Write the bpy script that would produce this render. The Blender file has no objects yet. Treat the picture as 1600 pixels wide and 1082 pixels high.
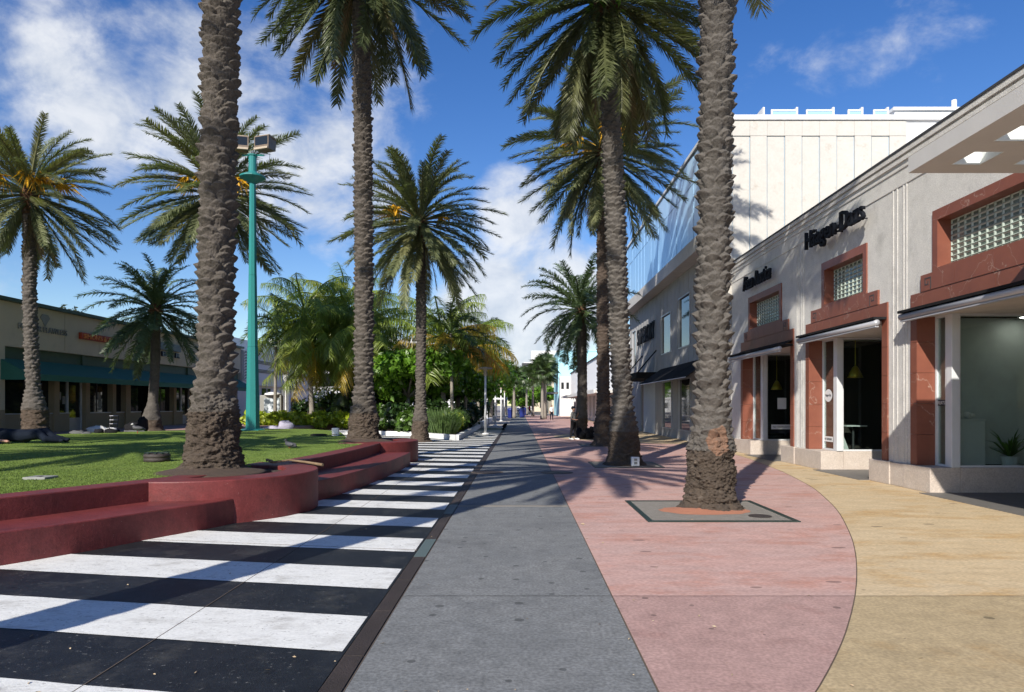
import bpy, math, random
import numpy as np
from mathutils import Vector, Matrix, noise as mnoise
R = math.radians
PI = math.pi
rnd = random.Random(7)
SC = bpy.context.scene
COL = SC.collection

# ------------------------------------------------------------------ camera
# street runs along +Y, eye 1.68 m; vanishing point at (812,634) of 1600x1082
cam = bpy.data.cameras.new('camera'); camo = bpy.data.objects.new('camera', cam); COL.objects.link(camo)
camo.location = (0, 0, 1.68); camo.rotation_euler = (R(90), 0, 0)
cam.sensor_width = 36; cam.lens = 36 * 1080 / 1600
cam.shift_x = -12 / 1600; cam.shift_y = 93 / 1600
cam.clip_start = .1; cam.clip_end = 6000
SC.camera = camo

# ------------------------------------------------------------------ sun, sky, exposure
AZ, EL = R(23.5), R(33)
sdir = Vector((math.sin(AZ) * math.cos(EL), math.cos(AZ) * math.cos(EL), -math.sin(EL)))
sun = bpy.data.lights.new('sun', 'SUN'); suno = bpy.data.objects.new('sun', sun); COL.objects.link(suno)
sun.energy = 5.0; sun.angle = R(.5); sun.color = (1, .945, .84)
suno.rotation_euler = sdir.to_track_quat('-Z', 'Y').to_euler(); suno.location = (-10, -20, 30)
SC.view_settings.view_transform = 'Standard'; SC.view_settings.look = 'None'
SC.view_settings.exposure = 0.36; SC.view_settings.gamma = 1.0; SC.view_settings.use_curve_mapping = False

W = bpy.data.worlds.new('World'); SC.world = W; W.use_nodes = True
def build_world():
    nt = W.node_tree; N = nt.nodes; L = nt.links; N.clear()
    out = N.new('ShaderNodeOutputWorld'); bg = N.new('ShaderNodeBackground'); L.new(bg.outputs[0], out.inputs[0])
    bg.inputs[1].default_value = .085
    sky = N.new('ShaderNodeTexSky'); sky.sky_type = 'NISHITA'; sky.sun_disc = False
    sky.sun_elevation = EL; sky.sun_rotation = R(180) + AZ; sky.air_density = 1.0; sky.dust_density = .2; sky.ozone_density = 1.6
    hs = N.new('ShaderNodeHueSaturation'); hs.inputs['Saturation'].default_value = 1.36; hs.inputs['Value'].default_value = 1.32
    hs.inputs['Hue'].default_value = .515
    L.new(sky.outputs[0], hs.inputs['Color'])
    tc = N.new('ShaderNodeTexCoord')
    def math_(op, a, b=None, c=None):
        n = N.new('ShaderNodeMath'); n.operation = op
        for i, v in enumerate((a, b, c)):
            if v is None: continue
            if isinstance(v, (int, float)): n.inputs[i].default_value = v
            else: L.new(v, n.inputs[i])
        return n.outputs[0]
    def smooth(v, a, b):
        n = N.new('ShaderNodeMapRange'); n.interpolation_type = 'SMOOTHSTEP'
        L.new(v, n.inputs[0]); n.inputs[1].default_value = a; n.inputs[2].default_value = b
        return n.outputs[0]
    def noise(scale, detail, rough, loc=(0, 0, 0), sc=(1, 1, 1), dist=0):
        m = N.new('ShaderNodeMapping'); L.new(tc.outputs['Generated'], m.inputs[0]); m.inputs['Location'].default_value = loc; m.inputs['Scale'].default_value = sc
        n = N.new('ShaderNodeTexNoise'); L.new(m.outputs[0], n.inputs['Vector']); n.inputs['Scale'].default_value = scale
        n.inputs['Detail'].default_value = detail; n.inputs['Roughness'].default_value = rough; n.inputs['Distortion'].default_value = dist
        return n.outputs['Fac']
    def bank(px, py, r0, r1, gain):
        d = Vector(((px - 812) / 1080, 1, (634 - py) / 1080)).normalized()
        n = N.new('ShaderNodeVectorMath'); n.operation = 'DOT_PRODUCT'; L.new(tc.outputs['Generated'], n.inputs[0]); n.inputs[1].default_value = d
        return math_('MULTIPLY', smooth(n.outputs['Value'], math.cos(R(r1)), math.cos(R(r0))), gain)
    # broad banks of cloud: thin sheet over the left, cumulus low over the street
    w = None
    for b in ((490, 170, 2, 13, .20), (180, 90, 1, 9, .13), (40, 190, 1, 8, .15), (300, 210, 2, 12, .10), (560, 300, 2, 7, .10), (840, 470, 2, 9, .36), (800, 310, 1, 4, .26), (700, 570, 3, 10, .26), (300, 420, 2, 11, .0),
              (1320, 10, 1, 9, .09), (1330, 115, 1, 4, .09), (60, 440, 1, 9, .10), (-900, 300, 5, 25, .2), (2600, 400, 5, 30, .2)):
        o = bank(*b); w = o if w is None else math_('ADD', w, o)
    n1 = noise(5.2, 9, .60, (3.1, 1.7, .4), (1, 1, 1.5), .25)
    n2 = noise(13, 6, .6, (.3, 5.1, 2.2), (1, 1, 1.3), .4)
    dens = math_('ADD', math_('ADD', math_('MULTIPLY', n1, .8), math_('MULTIPLY', n2, .22)), w)
    mask = smooth(dens, .61, .88)
    shade = smooth(math_('ADD', n2, math_('MULTIPLY', n1, .6)), .5, 1.05)
    cr = N.new('ShaderNodeMix'); cr.data_type = 'RGBA'; L.new(shade, cr.inputs[0])
    cr.inputs[6].default_value = (4.9, 5.6, 6.8, 1); cr.inputs[7].default_value = (8.4, 8.6, 8.9, 1)
    mx = N.new('ShaderNodeMix'); mx.data_type = 'RGBA'; L.new(math_('MULTIPLY', mask, .9), mx.inputs[0])
    L.new(hs.outputs[0], mx.inputs[6]); L.new(cr.outputs[2], mx.inputs[7])
    L.new(mx.outputs[2], bg.inputs[0])
build_world()

# ------------------------------------------------------------------ materials
MATS = {}
def new_mat(name):
    m = bpy.data.materials.new(name); m.use_nodes = True; MATS[name] = m
    return m, m.node_tree.nodes, m.node_tree.links, m.node_tree.nodes['Principled BSDF']
def mixrgb(N, L, fac, a, b, mode='MIX'):
    n = N.new('ShaderNodeMix'); n.data_type = 'RGBA'; n.blend_type = mode
    for i, v in ((0, fac), (6, a), (7, b)):
        if isinstance(v, (int, float)): n.inputs[i].default_value = v
        elif isinstance(v, tuple): n.inputs[i].default_value = v if len(v) == 4 else (*v, 1)
        else: L.new(v, n.inputs[i])
    return n.outputs[2]
def coords(N, L, kind='pos', scale=(1, 1, 1)):
    if kind == 'pos':
        g = N.new('ShaderNodeNewGeometry'); o = g.outputs['Position']
    else:
        g = N.new('ShaderNodeTexCoord'); o = g.outputs['Object']
    if scale != (1, 1, 1):
        m = N.new('ShaderNodeMapping'); L.new(o, m.inputs[0]); m.inputs['Scale'].default_value = scale; o = m.outputs[0]
    return o
def tnoise(N, L, co, scale, detail=5, rough=.6):
    n = N.new('ShaderNodeTexNoise'); L.new(co, n.inputs['Vector']); n.inputs['Scale'].default_value = scale
    n.inputs['Detail'].default_value = detail; n.inputs['Roughness'].default_value = rough
    return n.outputs['Fac']
def ramp(N, L, v, a, b, lo=0., hi=1.):
    n = N.new('ShaderNodeMapRange'); L.new(v, n.inputs[0]); n.inputs[1].default_value = a; n.inputs[2].default_value = b
    n.inputs[3].default_value = lo; n.inputs[4].default_value = hi
    return n.outputs[0]
def addbump(N, L, P, h, strength, dist):
    b = N.new('ShaderNodeBump'); b.inputs['Strength'].default_value = strength; b.inputs['Distance'].default_value = dist
    L.new(h, b.inputs['Height']); L.new(b.outputs[0], P.inputs['Normal'])
def mat(name, c, c2=None, rough=.7, scale=3., bump=.0, bscale=40., metal=0., kind='pos', stain=None, stain_scale=1.2, stain_lo=.55, stain_hi=.75, grain=.0, gscale=180., spec=.5, sc=(1, 1, 1), bdist=.02, spots=None, rnd_amt=0., chips=None, blotch=None):
    m, N, L, P = new_mat(name)
    co = coords(N, L, kind, sc)
    c2 = c2 or tuple(x * .82 for x in c)
    f = ramp(N, L, tnoise(N, L, co, scale, 6, .65), .3, .7)
    col = mixrgb(N, L, f, c, c2)
    if stain:
        s = ramp(N, L, tnoise(N, L, co, stain_scale, 7, .7), stain_lo, stain_hi)
        col = mixrgb(N, L, s, col, stain)
    if grain:
        g = tnoise(N, L, co, gscale, 2, .5)
        col = mixrgb(N, L, ramp(N, L, g, .35, .65, 0, grain), col, tuple(x * .35 for x in c))
    if spots:                                             # dried gum and dirt spots
        v = N.new('ShaderNodeTexVoronoi'); L.new(co, v.inputs['Vector']); v.voronoi_dimensions = '2D'; v.inputs['Scale'].default_value = spots[0]
        sp = N.new('ShaderNodeSeparateColor'); L.new(v.outputs['Color'], sp.inputs[0])
        mm = N.new('ShaderNodeMath'); mm.operation = 'MULTIPLY'; L.new(ramp(N, L, sp.outputs[0], 1 - spots[1], 1, 0, 1), mm.inputs[0]); mm.inputs[1].default_value = .12
        l = N.new('ShaderNodeMath'); l.operation = 'LESS_THAN'; L.new(v.outputs['Distance'], l.inputs[0]); L.new(mm.outputs[0], l.inputs[1])
        k = N.new('ShaderNodeMath'); k.operation = 'MULTIPLY'; L.new(l.outputs[0], k.inputs[0]); k.inputs[1].default_value = .75
        col = mixrgb(N, L, k.outputs[0], col, tuple(x * .3 for x in c))
    if blotch:                                            # broad uneven weathering
        hs = N.new('ShaderNodeHueSaturation'); L.new(col, hs.inputs['Color']); L.new(ramp(N, L, tnoise(N, L, co, blotch[0], 8, .68), .3, .7, 1 - blotch[1], 1 + blotch[1]), hs.inputs['Value']); col = hs.outputs[0]
    if chips:                                             # chipped and scuffed paint
        k1 = ramp(N, L, tnoise(N, L, co, chips[0], 6, .75), chips[1], chips[1] + .02); k2 = ramp(N, L, tnoise(N, L, co, chips[0] * .22, 4, .6), .42, .6)
        k = N.new('ShaderNodeMath'); k.operation = 'MULTIPLY'; L.new(k1, k.inputs[0]); L.new(k2, k.inputs[1])
        col = mixrgb(N, L, k.outputs[0], col, chips[2])
    if rnd_amt:
        oi = N.new('ShaderNodeObjectInfo'); hs = N.new('ShaderNodeHueSaturation'); L.new(col, hs.inputs['Color'])
        L.new(ramp(N, L, oi.outputs['Random'], 0, 1, 1 - rnd_amt, 1 + rnd_amt), hs.inputs['Value']); col = hs.outputs[0]
    L.new(col, P.inputs['Base Color']); P.inputs['Roughness'].default_value = rough; P.inputs['Metallic'].default_value = metal
    P.inputs['Specular IOR Level'].default_value = spec
    if bump: addbump(N, L, P, tnoise(N, L, co, bscale, 6, .7), bump, bdist)
    return m

mat('grey_path', (.185, .193, .20), (.222, .227, .23), .85, 1.1, .5, 90, grain=.55, gscale=38, stain=(.125, .13, .137), stain_scale=.8, stain_lo=.52, stain_hi=.72, spots=(3.0, .45), bdist=.008, blotch=(6, .2), chips=(34, .64, (.38, .38, .37)))
mat('pink', (.57, .345, .30), (.50, .345, .315), .85, 1.2, .4, 90, grain=.4, gscale=38, stain=(.47, .225, .17), stain_scale=1.1, stain_lo=.5, stain_hi=.66, sc=(.6, 1.2, 1), spots=(2.2, .3), bdist=.007, blotch=(5, .15), chips=(34, .66, (.66, .50, .45)))
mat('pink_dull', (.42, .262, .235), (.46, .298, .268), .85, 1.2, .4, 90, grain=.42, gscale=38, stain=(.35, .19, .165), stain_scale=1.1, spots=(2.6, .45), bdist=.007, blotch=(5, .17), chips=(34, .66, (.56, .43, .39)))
mat('yellow', (.56, .425, .255), (.61, .48, .31), .85, 1.2, .4, 90, grain=.38, gscale=38, stain=(.50, .315, .13), stain_scale=1.0, stain_lo=.5, stain_hi=.66, sc=(.6, 1.2, 1), spots=(2.0, .3), bdist=.007, blotch=(5, .15), chips=(34, .67, (.68, .57, .42)))
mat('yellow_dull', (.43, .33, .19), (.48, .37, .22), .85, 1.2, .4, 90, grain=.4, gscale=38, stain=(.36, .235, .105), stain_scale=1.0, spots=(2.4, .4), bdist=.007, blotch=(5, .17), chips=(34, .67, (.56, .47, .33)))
mat('far_paving', (.30, .27, .25), (.36, .33, .31), .85, .3)
mat('tan_strip', (.24, .21, .175), (.20, .185, .165), .9, 3)
mat('joint', (.13, .10, .08), None, .95, 6)
mat('black_paint', (.010, .012, .016), (.017, .019, .023), .5, 1.2, .5, 70, stain=(.05, .049, .047), stain_scale=2.2, stain_lo=.52, stain_hi=.72, grain=.2, gscale=40, spots=(3, .2), bdist=.008, spec=.35, chips=(24, .61, (.20, .20, .19)), blotch=(6, .35))
mat('white_paint', (.80, .80, .785), (.73, .73, .715), .6, 2, .5, 70, stain=(.56, .55, .53), stain_scale=2.0, stain_lo=.53, stain_hi=.66, sc=(1, 1.8, 1), grain=.2, gscale=36, bdist=.008, chips=(20, .575, (.33, .32, .31)), blotch=(6, .10))
mat('drain', (.035, .026, .022), (.06, .045, .04), .6, 2, .6, 60, grain=.3, gscale=60)
mat('drain_green', (.10, .135, .135), None, .5, 3)
mat('red_paint', (.185, .036, .035), (.15, .031, .031), .5, 2.2, .4, 22, stain=(.105, .025, .026), stain_scale=2.0, stain_lo=.5, stain_hi=.7, grain=.25, gscale=45, spec=.35, chips=(22, .66, (.42, .27, .23)), blotch=(7, .2), bdist=.012)
mat('turf', (.20, .275, .056), (.14, .22, .042), .85, 1.3, .8, 420, grain=.5, gscale=120, stain=(.215, .265, .075), stain_scale=.8, bdist=.012, spec=.2, blotch=(1.6, .14))
mat('soil', (.10, .065, .045), (.06, .042, .032), .95, 9, 1., 70)
mat('terrace', (.36, .19, .165), (.42, .30, .27), .85, .7, .2, 100)
mat('grit', (.34, .31, .275), (.26, .235, .205), .95, 8, .8, 220, grain=.5, gscale=110)
mat('terracotta_grit', (.58, .25, .15), (.50, .20, .12), .95, 9, .9, 160, grain=.3, gscale=100)
mat('green_metal', (.018, .035, .028), None, .45, 5)
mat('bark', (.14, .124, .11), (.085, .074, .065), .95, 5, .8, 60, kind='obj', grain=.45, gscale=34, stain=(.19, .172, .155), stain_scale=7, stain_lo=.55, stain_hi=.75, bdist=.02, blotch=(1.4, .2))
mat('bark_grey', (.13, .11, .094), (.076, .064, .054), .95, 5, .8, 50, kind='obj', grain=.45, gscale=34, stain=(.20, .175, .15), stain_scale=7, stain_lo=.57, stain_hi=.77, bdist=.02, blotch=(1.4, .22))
mat('bark_shaded', (.10, .072, .055), (.062, .045, .035), .95, 5, .9, 40, kind='obj', grain=.3, gscale=30)  # darker bark: shade on the trunk put into its colour
mat('root', (.13, .095, .07), (.075, .055, .042), .95, 8, 1., 50, kind='obj', grain=.5, gscale=50, stain=(.21, .165, .13), stain_scale=5, stain_lo=.55, stain_hi=.75, bdist=.04)
mat('rust_patch', (.25, .13, .08), (.17, .115, .085), .95, 12, .9, 50, grain=.4, gscale=40)
mat('boots', (.085, .045, .025), (.15, .075, .035), .95, 9, 1., 40, kind='obj', bdist=.05)
mat('smooth_bark', (.30, .27, .23), (.21, .185, .155), .9, 3, .5, 30, kind='obj', sc=(1, 1, 6))
mat('orange_husk', (.62, .22, .03), (.36, .13, .03), .8, 6, .6, 40, kind='obj', sc=(3, 3, 1))
def leaf_mat(name, a, b, trans=.25, rough=.45, rnd_amt=.25, tip=None, spec=.5):
    m, N, L, P = new_mat(name)
    co = coords(N, L, 'obj')
    col = mixrgb(N, L, ramp(N, L, tnoise(N, L, co, 2.5, 3, .6), .3, .7), a, b)
    oi = N.new('ShaderNodeObjectInfo')
    if tip:
        col = mixrgb(N, L, ramp(N, L, oi.outputs['Random'], .6, 1., 0, .8), col, tip)
    g = N.new('ShaderNodeNewGeometry'); hs = N.new('ShaderNodeHueSaturation'); L.new(col, hs.inputs['Color'])
    L.new(ramp(N, L, g.outputs['Random Per Island'], 0, 1, 1 - rnd_amt, 1 + rnd_amt), hs.inputs['Value'])
    col = hs.outputs[0]
    L.new(col, P.inputs['Base Color']); P.inputs['Roughness'].default_value = rough; P.inputs['Specular IOR Level'].default_value = spec
    t = N.new('ShaderNodeBsdfTranslucent'); L.new(mixrgb(N, L, 1., col, (1.1, 1.25, .5), 'MULTIPLY'), t.inputs[0])
    ms = N.new('ShaderNodeMixShader'); ms.inputs[0].default_value = trans
    out = N['Material Output']; L.new(P.outputs[0], ms.inputs[1]); L.new(t.outputs[0], ms.inputs[2]); L.new(ms.outputs[0], out.inputs[0])
    return m
leaf_mat('date_leaf', (.20, .215, .115), (.135, .16, .075), .3, .42, .3, tip=(.23, .22, .10))
leaf_mat('date_leaf_deep', (.115, .135, .062), (.075, .097, .042), .28, .42, .3, tip=(.14, .12, .045))
leaf_mat('dead_leaf', (.24, .17, .09), (.16, .115, .06), .2, .7, .3)
leaf_mat('canary_leaf', (.115, .165, .075), (.08, .12, .055), .28, .4, .3)
leaf_mat('coco_leaf', (.29, .36, .07), (.19, .26, .045), .45, .35, .35, tip=(.26, .26, .04))
leaf_mat('coco_yellow', (.50, .32, .04), (.34, .27, .035), .4, .4, .3, tip=(.55, .22, .03))
leaf_mat('adonidia_leaf', (.07, .115, .03), (.05, .085, .02), .25, .35, .3)
leaf_mat('tree_leaf', (.16, .30, .028), (.09, .20, .018), .4, .4, .35)
leaf_mat('tree_leaf_dark', (.06, .11, .02), (.04, .075, .015), .3, .4, .35)
leaf_mat('lime_leaf', (.50, .54, .05), (.30, .40, .03), .35, .4, .35)
leaf_mat('shrub_leaf', (.09, .17, .025), (.055, .11, .018), .3, .35, .35)
leaf_mat('dark_shrub_leaf', (.035, .072, .018), (.022, .05, .012), .25, .3, .35)
leaf_mat('reed_leaf', (.17, .25, .09), (.11, .19, .06), .3, .45, .3)
leaf_mat('pine_leaf', (.10, .125, .085), (.07, .09, .06), .2, .6, .3)
leaf_mat('fruit', (.80, .46, .03), (.66, .34, .02), .2, .5, .25)
leaf_mat('fern_leaf', (.12, .26, .03), (.08, .18, .02), .35, .45, .3)
mat('stucco', (.71, .69, .655), (.63, .61, .585), .9, 5, .7, 50, grain=.3, gscale=42, stain=(.46, .445, .42), stain_scale=1.4, stain_lo=.54, stain_hi=.75, bdist=.016, blotch=(3, .07))
mat('keystone', (.60, .52, .46), (.50, .42, .36), .85, 4, .6, 40, grain=.3, gscale=40, stain=(.66, .60, .54), stain_scale=2)
mat('travertine', (.57, .545, .505), (.52, .495, .455), .8, 2.5, .3, 30, grain=.1, gscale=14, stain=(.40, .34, .28), stain_scale=2.2, stain_lo=.58, stain_hi=.8)
mat('groove', (.36, .46, .56), None, .6, 3)
def marble(name, a, b, vein):
    m, N, L, P = new_mat(name); co = coords(N, L)
    col = mixrgb(N, L, ramp(N, L, tnoise(N, L, co, 2.5, 6, .7), .3, .7), a, b)
    v = N.new('ShaderNodeTexNoise'); L.new(co, v.inputs['Vector']); v.inputs['Scale'].default_value = .9; v.inputs['Detail'].default_value = 5; v.inputs['Distortion'].default_value = .3
    ab = N.new('ShaderNodeMath'); ab.operation = 'SUBTRACT'; L.new(v.outputs['Fac'], ab.inputs[0]); ab.inputs[1].default_value = .5
    a2 = N.new('ShaderNodeMath'); a2.operation = 'ABSOLUTE'; L.new(ab.outputs[0], a2.inputs[0])
    col = mixrgb(N, L, ramp(N, L, a2.outputs[0], .0, .0035, .7, 0), col, vein)
    L.new(col, P.inputs['Base Color']); P.inputs['Roughness'].default_value = .38
    return m
marble('red_marble', (.235, .082, .052), (.185, .063, .042), (.40, .29, .24))
mat('alu', (.46, .465, .50), (.42, .425, .46), .4, 4, metal=.3)
mat('alu_white', (.62, .63, .65), (.57, .58, .60), .45, 4)
mat('soffit', (.62, .58, .54), None, .8, 3)
mat('white_wall', (.70, .70, .70), (.66, .66, .66), .8, 1.2, .1, 30, stain=(.58, .58, .58), stain_scale=.7)
mat('bright_white', (.84, .84, .84), (.80, .80, .80), .8, 1.2)
mat('concrete_slab', (.56, .54, .52), (.50, .485, .47), .8, 2, .2, 60, grain=.1)
mat('skylight_rim', (.78, .82, .80), None, .7, 3)
mat('black_letters', (.010, .012, .018), None, .7, 3, spec=.15)
mat('navy', (.010, .016, .040), None, .45, 3)
mat('black_cloth', (.014, .014, .016), (.02, .02, .022), .85, 6, spec=.08)
mat('blue_cloth', (.02, .05, .13), None, .85, 6, spec=.08)
mat('dark_navy_cloth', (.010, .014, .024), None, .85, 6, spec=.08)
mat('grey_cloth', (.11, .11, .11), (.15, .15, .15), .85, 6, spec=.08)
mat('white_cloth', (.75, .75, .74), None, .85, 6)
mat('lilac_cloth', (.42, .40, .50), (.32, .30, .38), .9, 8, .4, 20)
mat('red_cloth', (.45, .03, .03), None, .8, 6)
mat('skin', (.42, .235, .165), (.38, .20, .14), .55, 8)
mat('hair', (.02, .014, .01), None, .6, 9)
mat('glass_block', (.46, .52, .46), (.40, .46, .41), .12, 9)
mat('glass_block_core', (.16, .20, .17), (.10, .13, .11), .08, 9)
mat('mortar', (.70, .70, .67), None, .7, 5)
mat('dark_glass', (.012, .014, .015), (.02, .023, .024), .04, .4)
mat('sky_reflect_glass', (.30, .52, .78), (.36, .58, .82), .12, .5, spec=.6)  # blue of the reflected sky put into the pane colour
mat('teal_pane', (.10, .36, .36), None, .1, 3)
mat('beige_wall', (.60, .53, .39), (.55, .48, .36), .85, 1.2, .15, 40, stain=(.46, .41, .32), stain_scale=.6)
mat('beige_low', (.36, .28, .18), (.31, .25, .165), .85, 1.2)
mat('green_trim', (.055, .10, .065), None, .6, 3)
mat('awning_green', (.032, .165, .12), (.028, .14, .105), .75, 2)
mat('sign_red', (.42, .05, .02), None, .5, 3)
mat('sign_orange', (.85, .30, .06), None, .5, 3)
mat('sign_grey', (.28, .28, .26), None, .6, 3)
mat('turquoise', (.026, .215, .205), (.026, .195, .187), .35, 1.5, .05, 20, stain=(.025, .19, .185), stain_scale=1.2)
mat('lamp_bronze', (.16, .115, .08), None, .5, 3)
mat('lamp_tan', (.42, .34, .25), None, .6, 3)
mat('white_metal', (.78, .78, .78), (.72, .72, .72), .4, 3)
mat('wood', (.24, .17, .10), (.14, .09, .05), .85, 12, .4, 40)
mat('pale_wood', (.42, .27, .19), (.36, .22, .15), .8, 6, sc=(1, 1, .2))
mat('board_wall', (.42, .41, .40), (.37, .36, .35), .8, 2, .2, 40, stain=(.32, .31, .30), stain_scale=.8)
mat('pale_blue', (.42, .74, .82), (.38, .68, .78), .8, .5)
mat('blue_plastic', (.015, .03, .20), None, .4, 3)
mat('deco_dark', (.05, .05, .055), None, .6, 3)
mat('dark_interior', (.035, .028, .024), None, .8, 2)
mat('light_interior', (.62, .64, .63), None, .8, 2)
mat('brass', (.62, .47, .07), None, .3, 3, metal=.6)
mat('stone_tile', (.16, .15, .14), None, .6, 3)
mat('pigeon_dark', (.045, .045, .05), (.08, .08, .09), .6, 20)
mat('pigeon_pale', (.55, .54, .52), None, .6, 20)
mat('roof_red', (.40, .13, .07), None, .8, 3)
mat('cream_wall', (.66, .58, .44), None, .85, 1)
mat('leaf_litter', (.33, .20, .09), (.5, .42, .3), .9, 30)
def glass_mat():
    m, N, L, P = new_mat('clear_glass')
    t = N.new('ShaderNodeBsdfTransparent'); t.inputs[0].default_value = (.80, .86, .84, 1)
    g = N.new('ShaderNodeBsdfGlossy'); g.inputs['Roughness'].default_value = .01; g.inputs[0].default_value = (.95, 1, 1, 1)
    lw = N.new('ShaderNodeLayerWeight'); lw.inputs[0].default_value = .5
    p = N.new('ShaderNodeMath'); p.operation = 'POWER'; L.new(lw.outputs['Facing'], p.inputs[0]); p.inputs[1].default_value = 3.0
    f = N.new('ShaderNodeMath'); f.operation = 'MULTIPLY_ADD'; L.new(p.outputs[0], f.inputs[0]); f.inputs[1].default_value = .7; f.inputs[2].default_value = .05
    ms = N.new('ShaderNodeMixShader'); L.new(f.outputs[0], ms.inputs[0]); L.new(t.outputs[0], ms.inputs[1]); L.new(g.outputs[0], ms.inputs[2])
    L.new(ms.outputs[0], N['Material Output'].inputs[0])
glass_mat()
def lamp_mat():
    m, N, L, P = new_mat('lit_lamp'); P.inputs['Emission Color'].default_value = (1, .95, .86, 1); P.inputs['Emission Strength'].default_value = 14; P.inputs['Base Color'].default_value = (.9, .9, .88, 1)
lamp_mat()
def poster_mat():
    m, N, L, P = new_mat('poster')
    co = coords(N, L)
    v = ramp(N, L, tnoise(N, L, co, 3.4, 3, .5), .42, .6)
    L.new(mixrgb(N, L, v, (.06, .08, .10), (.62, .68, .72)), P.inputs['Base Color']); P.inputs['Roughness'].default_value = .3
poster_mat()

# ------------------------------------------------------------------ object helpers
def tag(o, label=None, cat=None, group=None, kind=None):
    if label: o['label'] = label
    if cat: o['category'] = cat
    if group: o['group'] = group
    if kind: o['kind'] = kind
    return o
def thing(name, loc=(0, 0, 0), label=None, cat=None, group=None, rz=0):
    o = bpy.data.objects.new(name, None); COL.objects.link(o); o.location = loc; o.rotation_euler = (0, 0, rz); o.empty_display_size = .2
    return tag(o, label, cat, group)
def wloc(o):
    v = Vector((0, 0, 0))
    while o is not None: v += o.location; o = o.parent
    return v
def link(name, me, parent=None, loc=None):
    o = bpy.data.objects.new(name, me); COL.objects.link(o); o.parent = parent
    if loc is not None: o.location = loc
    return o
class MB:
    def __init__(s): s.v = []; s.f = []
    def add(s, vs, fs):
        b = len(s.v); s.v += [tuple(v) for v in vs]; s.f += [tuple(i + b for i in f) for f in fs]; return s
    def box(s, x0, x1, y0, y1, z0, z1):
        x0, x1 = min(x0, x1), max(x0, x1); y0, y1 = min(y0, y1), max(y0, y1); z0, z1 = min(z0, z1), max(z0, z1)
        return s.add([(x0, y0, z0), (x1, y0, z0), (x1, y1, z0), (x0, y1, z0), (x0, y0, z1), (x1, y0, z1), (x1, y1, z1), (x0, y1, z1)],
                     [(0, 3, 2, 1), (4, 5, 6, 7), (0, 1, 5, 4), (1, 2, 6, 5), (2, 3, 7, 6), (3, 0, 4, 7)])
    def prism(s, poly, z0, z1):
        n = len(poly)
        vs = [(p[0], p[1], z0) for p in poly] + [(p[0], p[1], z1) for p in poly]
        return s.add(vs, [tuple(range(n - 1, -1, -1)), tuple(range(n, 2 * n))] + [(i, (i + 1) % n, n + (i + 1) % n, n + i) for i in range(n)])
    def prism_xz(s, poly, y0, y1):          # outline in x,z pushed along y
        n = len(poly)
        vs = [(p[0], y0, p[1]) for p in poly] + [(p[0], y1, p[1]) for p in poly]
        return s.add(vs, [tuple(range(n)), tuple(range(2 * n - 1, n - 1, -1))] + [(n + i, n + (i + 1) % n, (i + 1) % n, i) for i in range(n)])
    def lathe(s, prof, c=(0, 0, 0), seg=16):
        n = len(prof); vs = []
        for r, z in prof:
            for k in range(seg):
                a = 2 * PI * k / seg; vs.append((c[0] + r * math.cos(a), c[1] + r * math.sin(a), c[2] + z))
        fs = [(i * seg + k, i * seg + (k + 1) % seg, (i + 1) * seg + (k + 1) % seg, (i + 1) * seg + k) for i in range(n - 1) for k in range(seg)]
        fs += [tuple(range(seg - 1, -1, -1)), tuple((n - 1) * seg + k for k in range(seg))]
        return s.add(vs, fs)
    def tube(s, pts, rad, seg=8):
        pts = [Vector(p) for p in pts]; n = len(pts)
        rad = rad if isinstance(rad, (list, tuple)) else [rad] * n
        vs = []
        for i, p in enumerate(pts):
            t = (pts[min(i + 1, n - 1)] - pts[max(i - 1, 0)]).normalized()
            u = t.cross(Vector((0, 0, 1)) if abs(t.z) < .95 else Vector((1, 0, 0))).normalized(); w = t.cross(u)
            for k in range(seg):
                a = 2 * PI * k / seg; vs.append(p + (u * math.cos(a) + w * math.sin(a)) * rad[i])
        fs = [(i * seg + k, (i + 1) * seg + k, (i + 1) * seg + (k + 1) % seg, i * seg + (k + 1) % seg) for i in range(n - 1) for k in range(seg)]
        fs += [tuple(range(seg)), tuple((n - 1) * seg + k for k in range(seg - 1, -1, -1))]
        return s.add(vs, fs)
    def ball(s, c, r, seg=12, rings=8):
        r = r if isinstance(r, (tuple, list)) else (r, r, r); vs = [(c[0], c[1], c[2] - r[2])]
        for i in range(1, rings):
            a = -PI / 2 + PI * i / rings
            for k in range(seg):
                b = 2 * PI * k / seg; vs.append((c[0] + r[0] * math.cos(a) * math.cos(b), c[1] + r[1] * math.cos(a) * math.sin(b), c[2] + r[2] * math.sin(a)))
        vs.append((c[0], c[1], c[2] + r[2])); l = len(vs) - 1
        fs = [(0, 1 + (k + 1) % seg, 1 + k) for k in range(seg)]
        fs += [(1 + i * seg + k, 1 + i * seg + (k + 1) % seg, 1 + (i + 1) * seg + (k + 1) % seg, 1 + (i + 1) * seg + k) for i in range(rings - 2) for k in range(seg)]
        fs += [(1 + (rings - 2) * seg + k, 1 + (rings - 2) * seg + (k + 1) % seg, l) for k in range(seg)]
        return s.add(vs, fs)
    def mesh(s, name, material, smooth=False, off=None):
        me = bpy.data.meshes.new(name)
        vs = s.v if off is None else [(v[0] - off[0], v[1] - off[1], v[2] - off[2]) for v in s.v]
        me.from_pydata(vs, [], s.f); me.materials.append(MATS[material]); me.update()
        if smooth:
            me.polygons.foreach_set('use_smooth', [True] * len(me.polygons))
        return me
    def build(s, name, material, parent=None, smooth=False, bevel=0, local=False):
        off = None if (local or parent is None) else wloc(parent)
        o = link(name, s.mesh(name, material, smooth, off), parent)
        if bevel:
            b = o.modifiers.new('bevel', 'BEVEL'); b.width = bevel; b.segments = 2; b.limit_method = 'ANGLE'; b.angle_limit = R(40)
        return o
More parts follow.
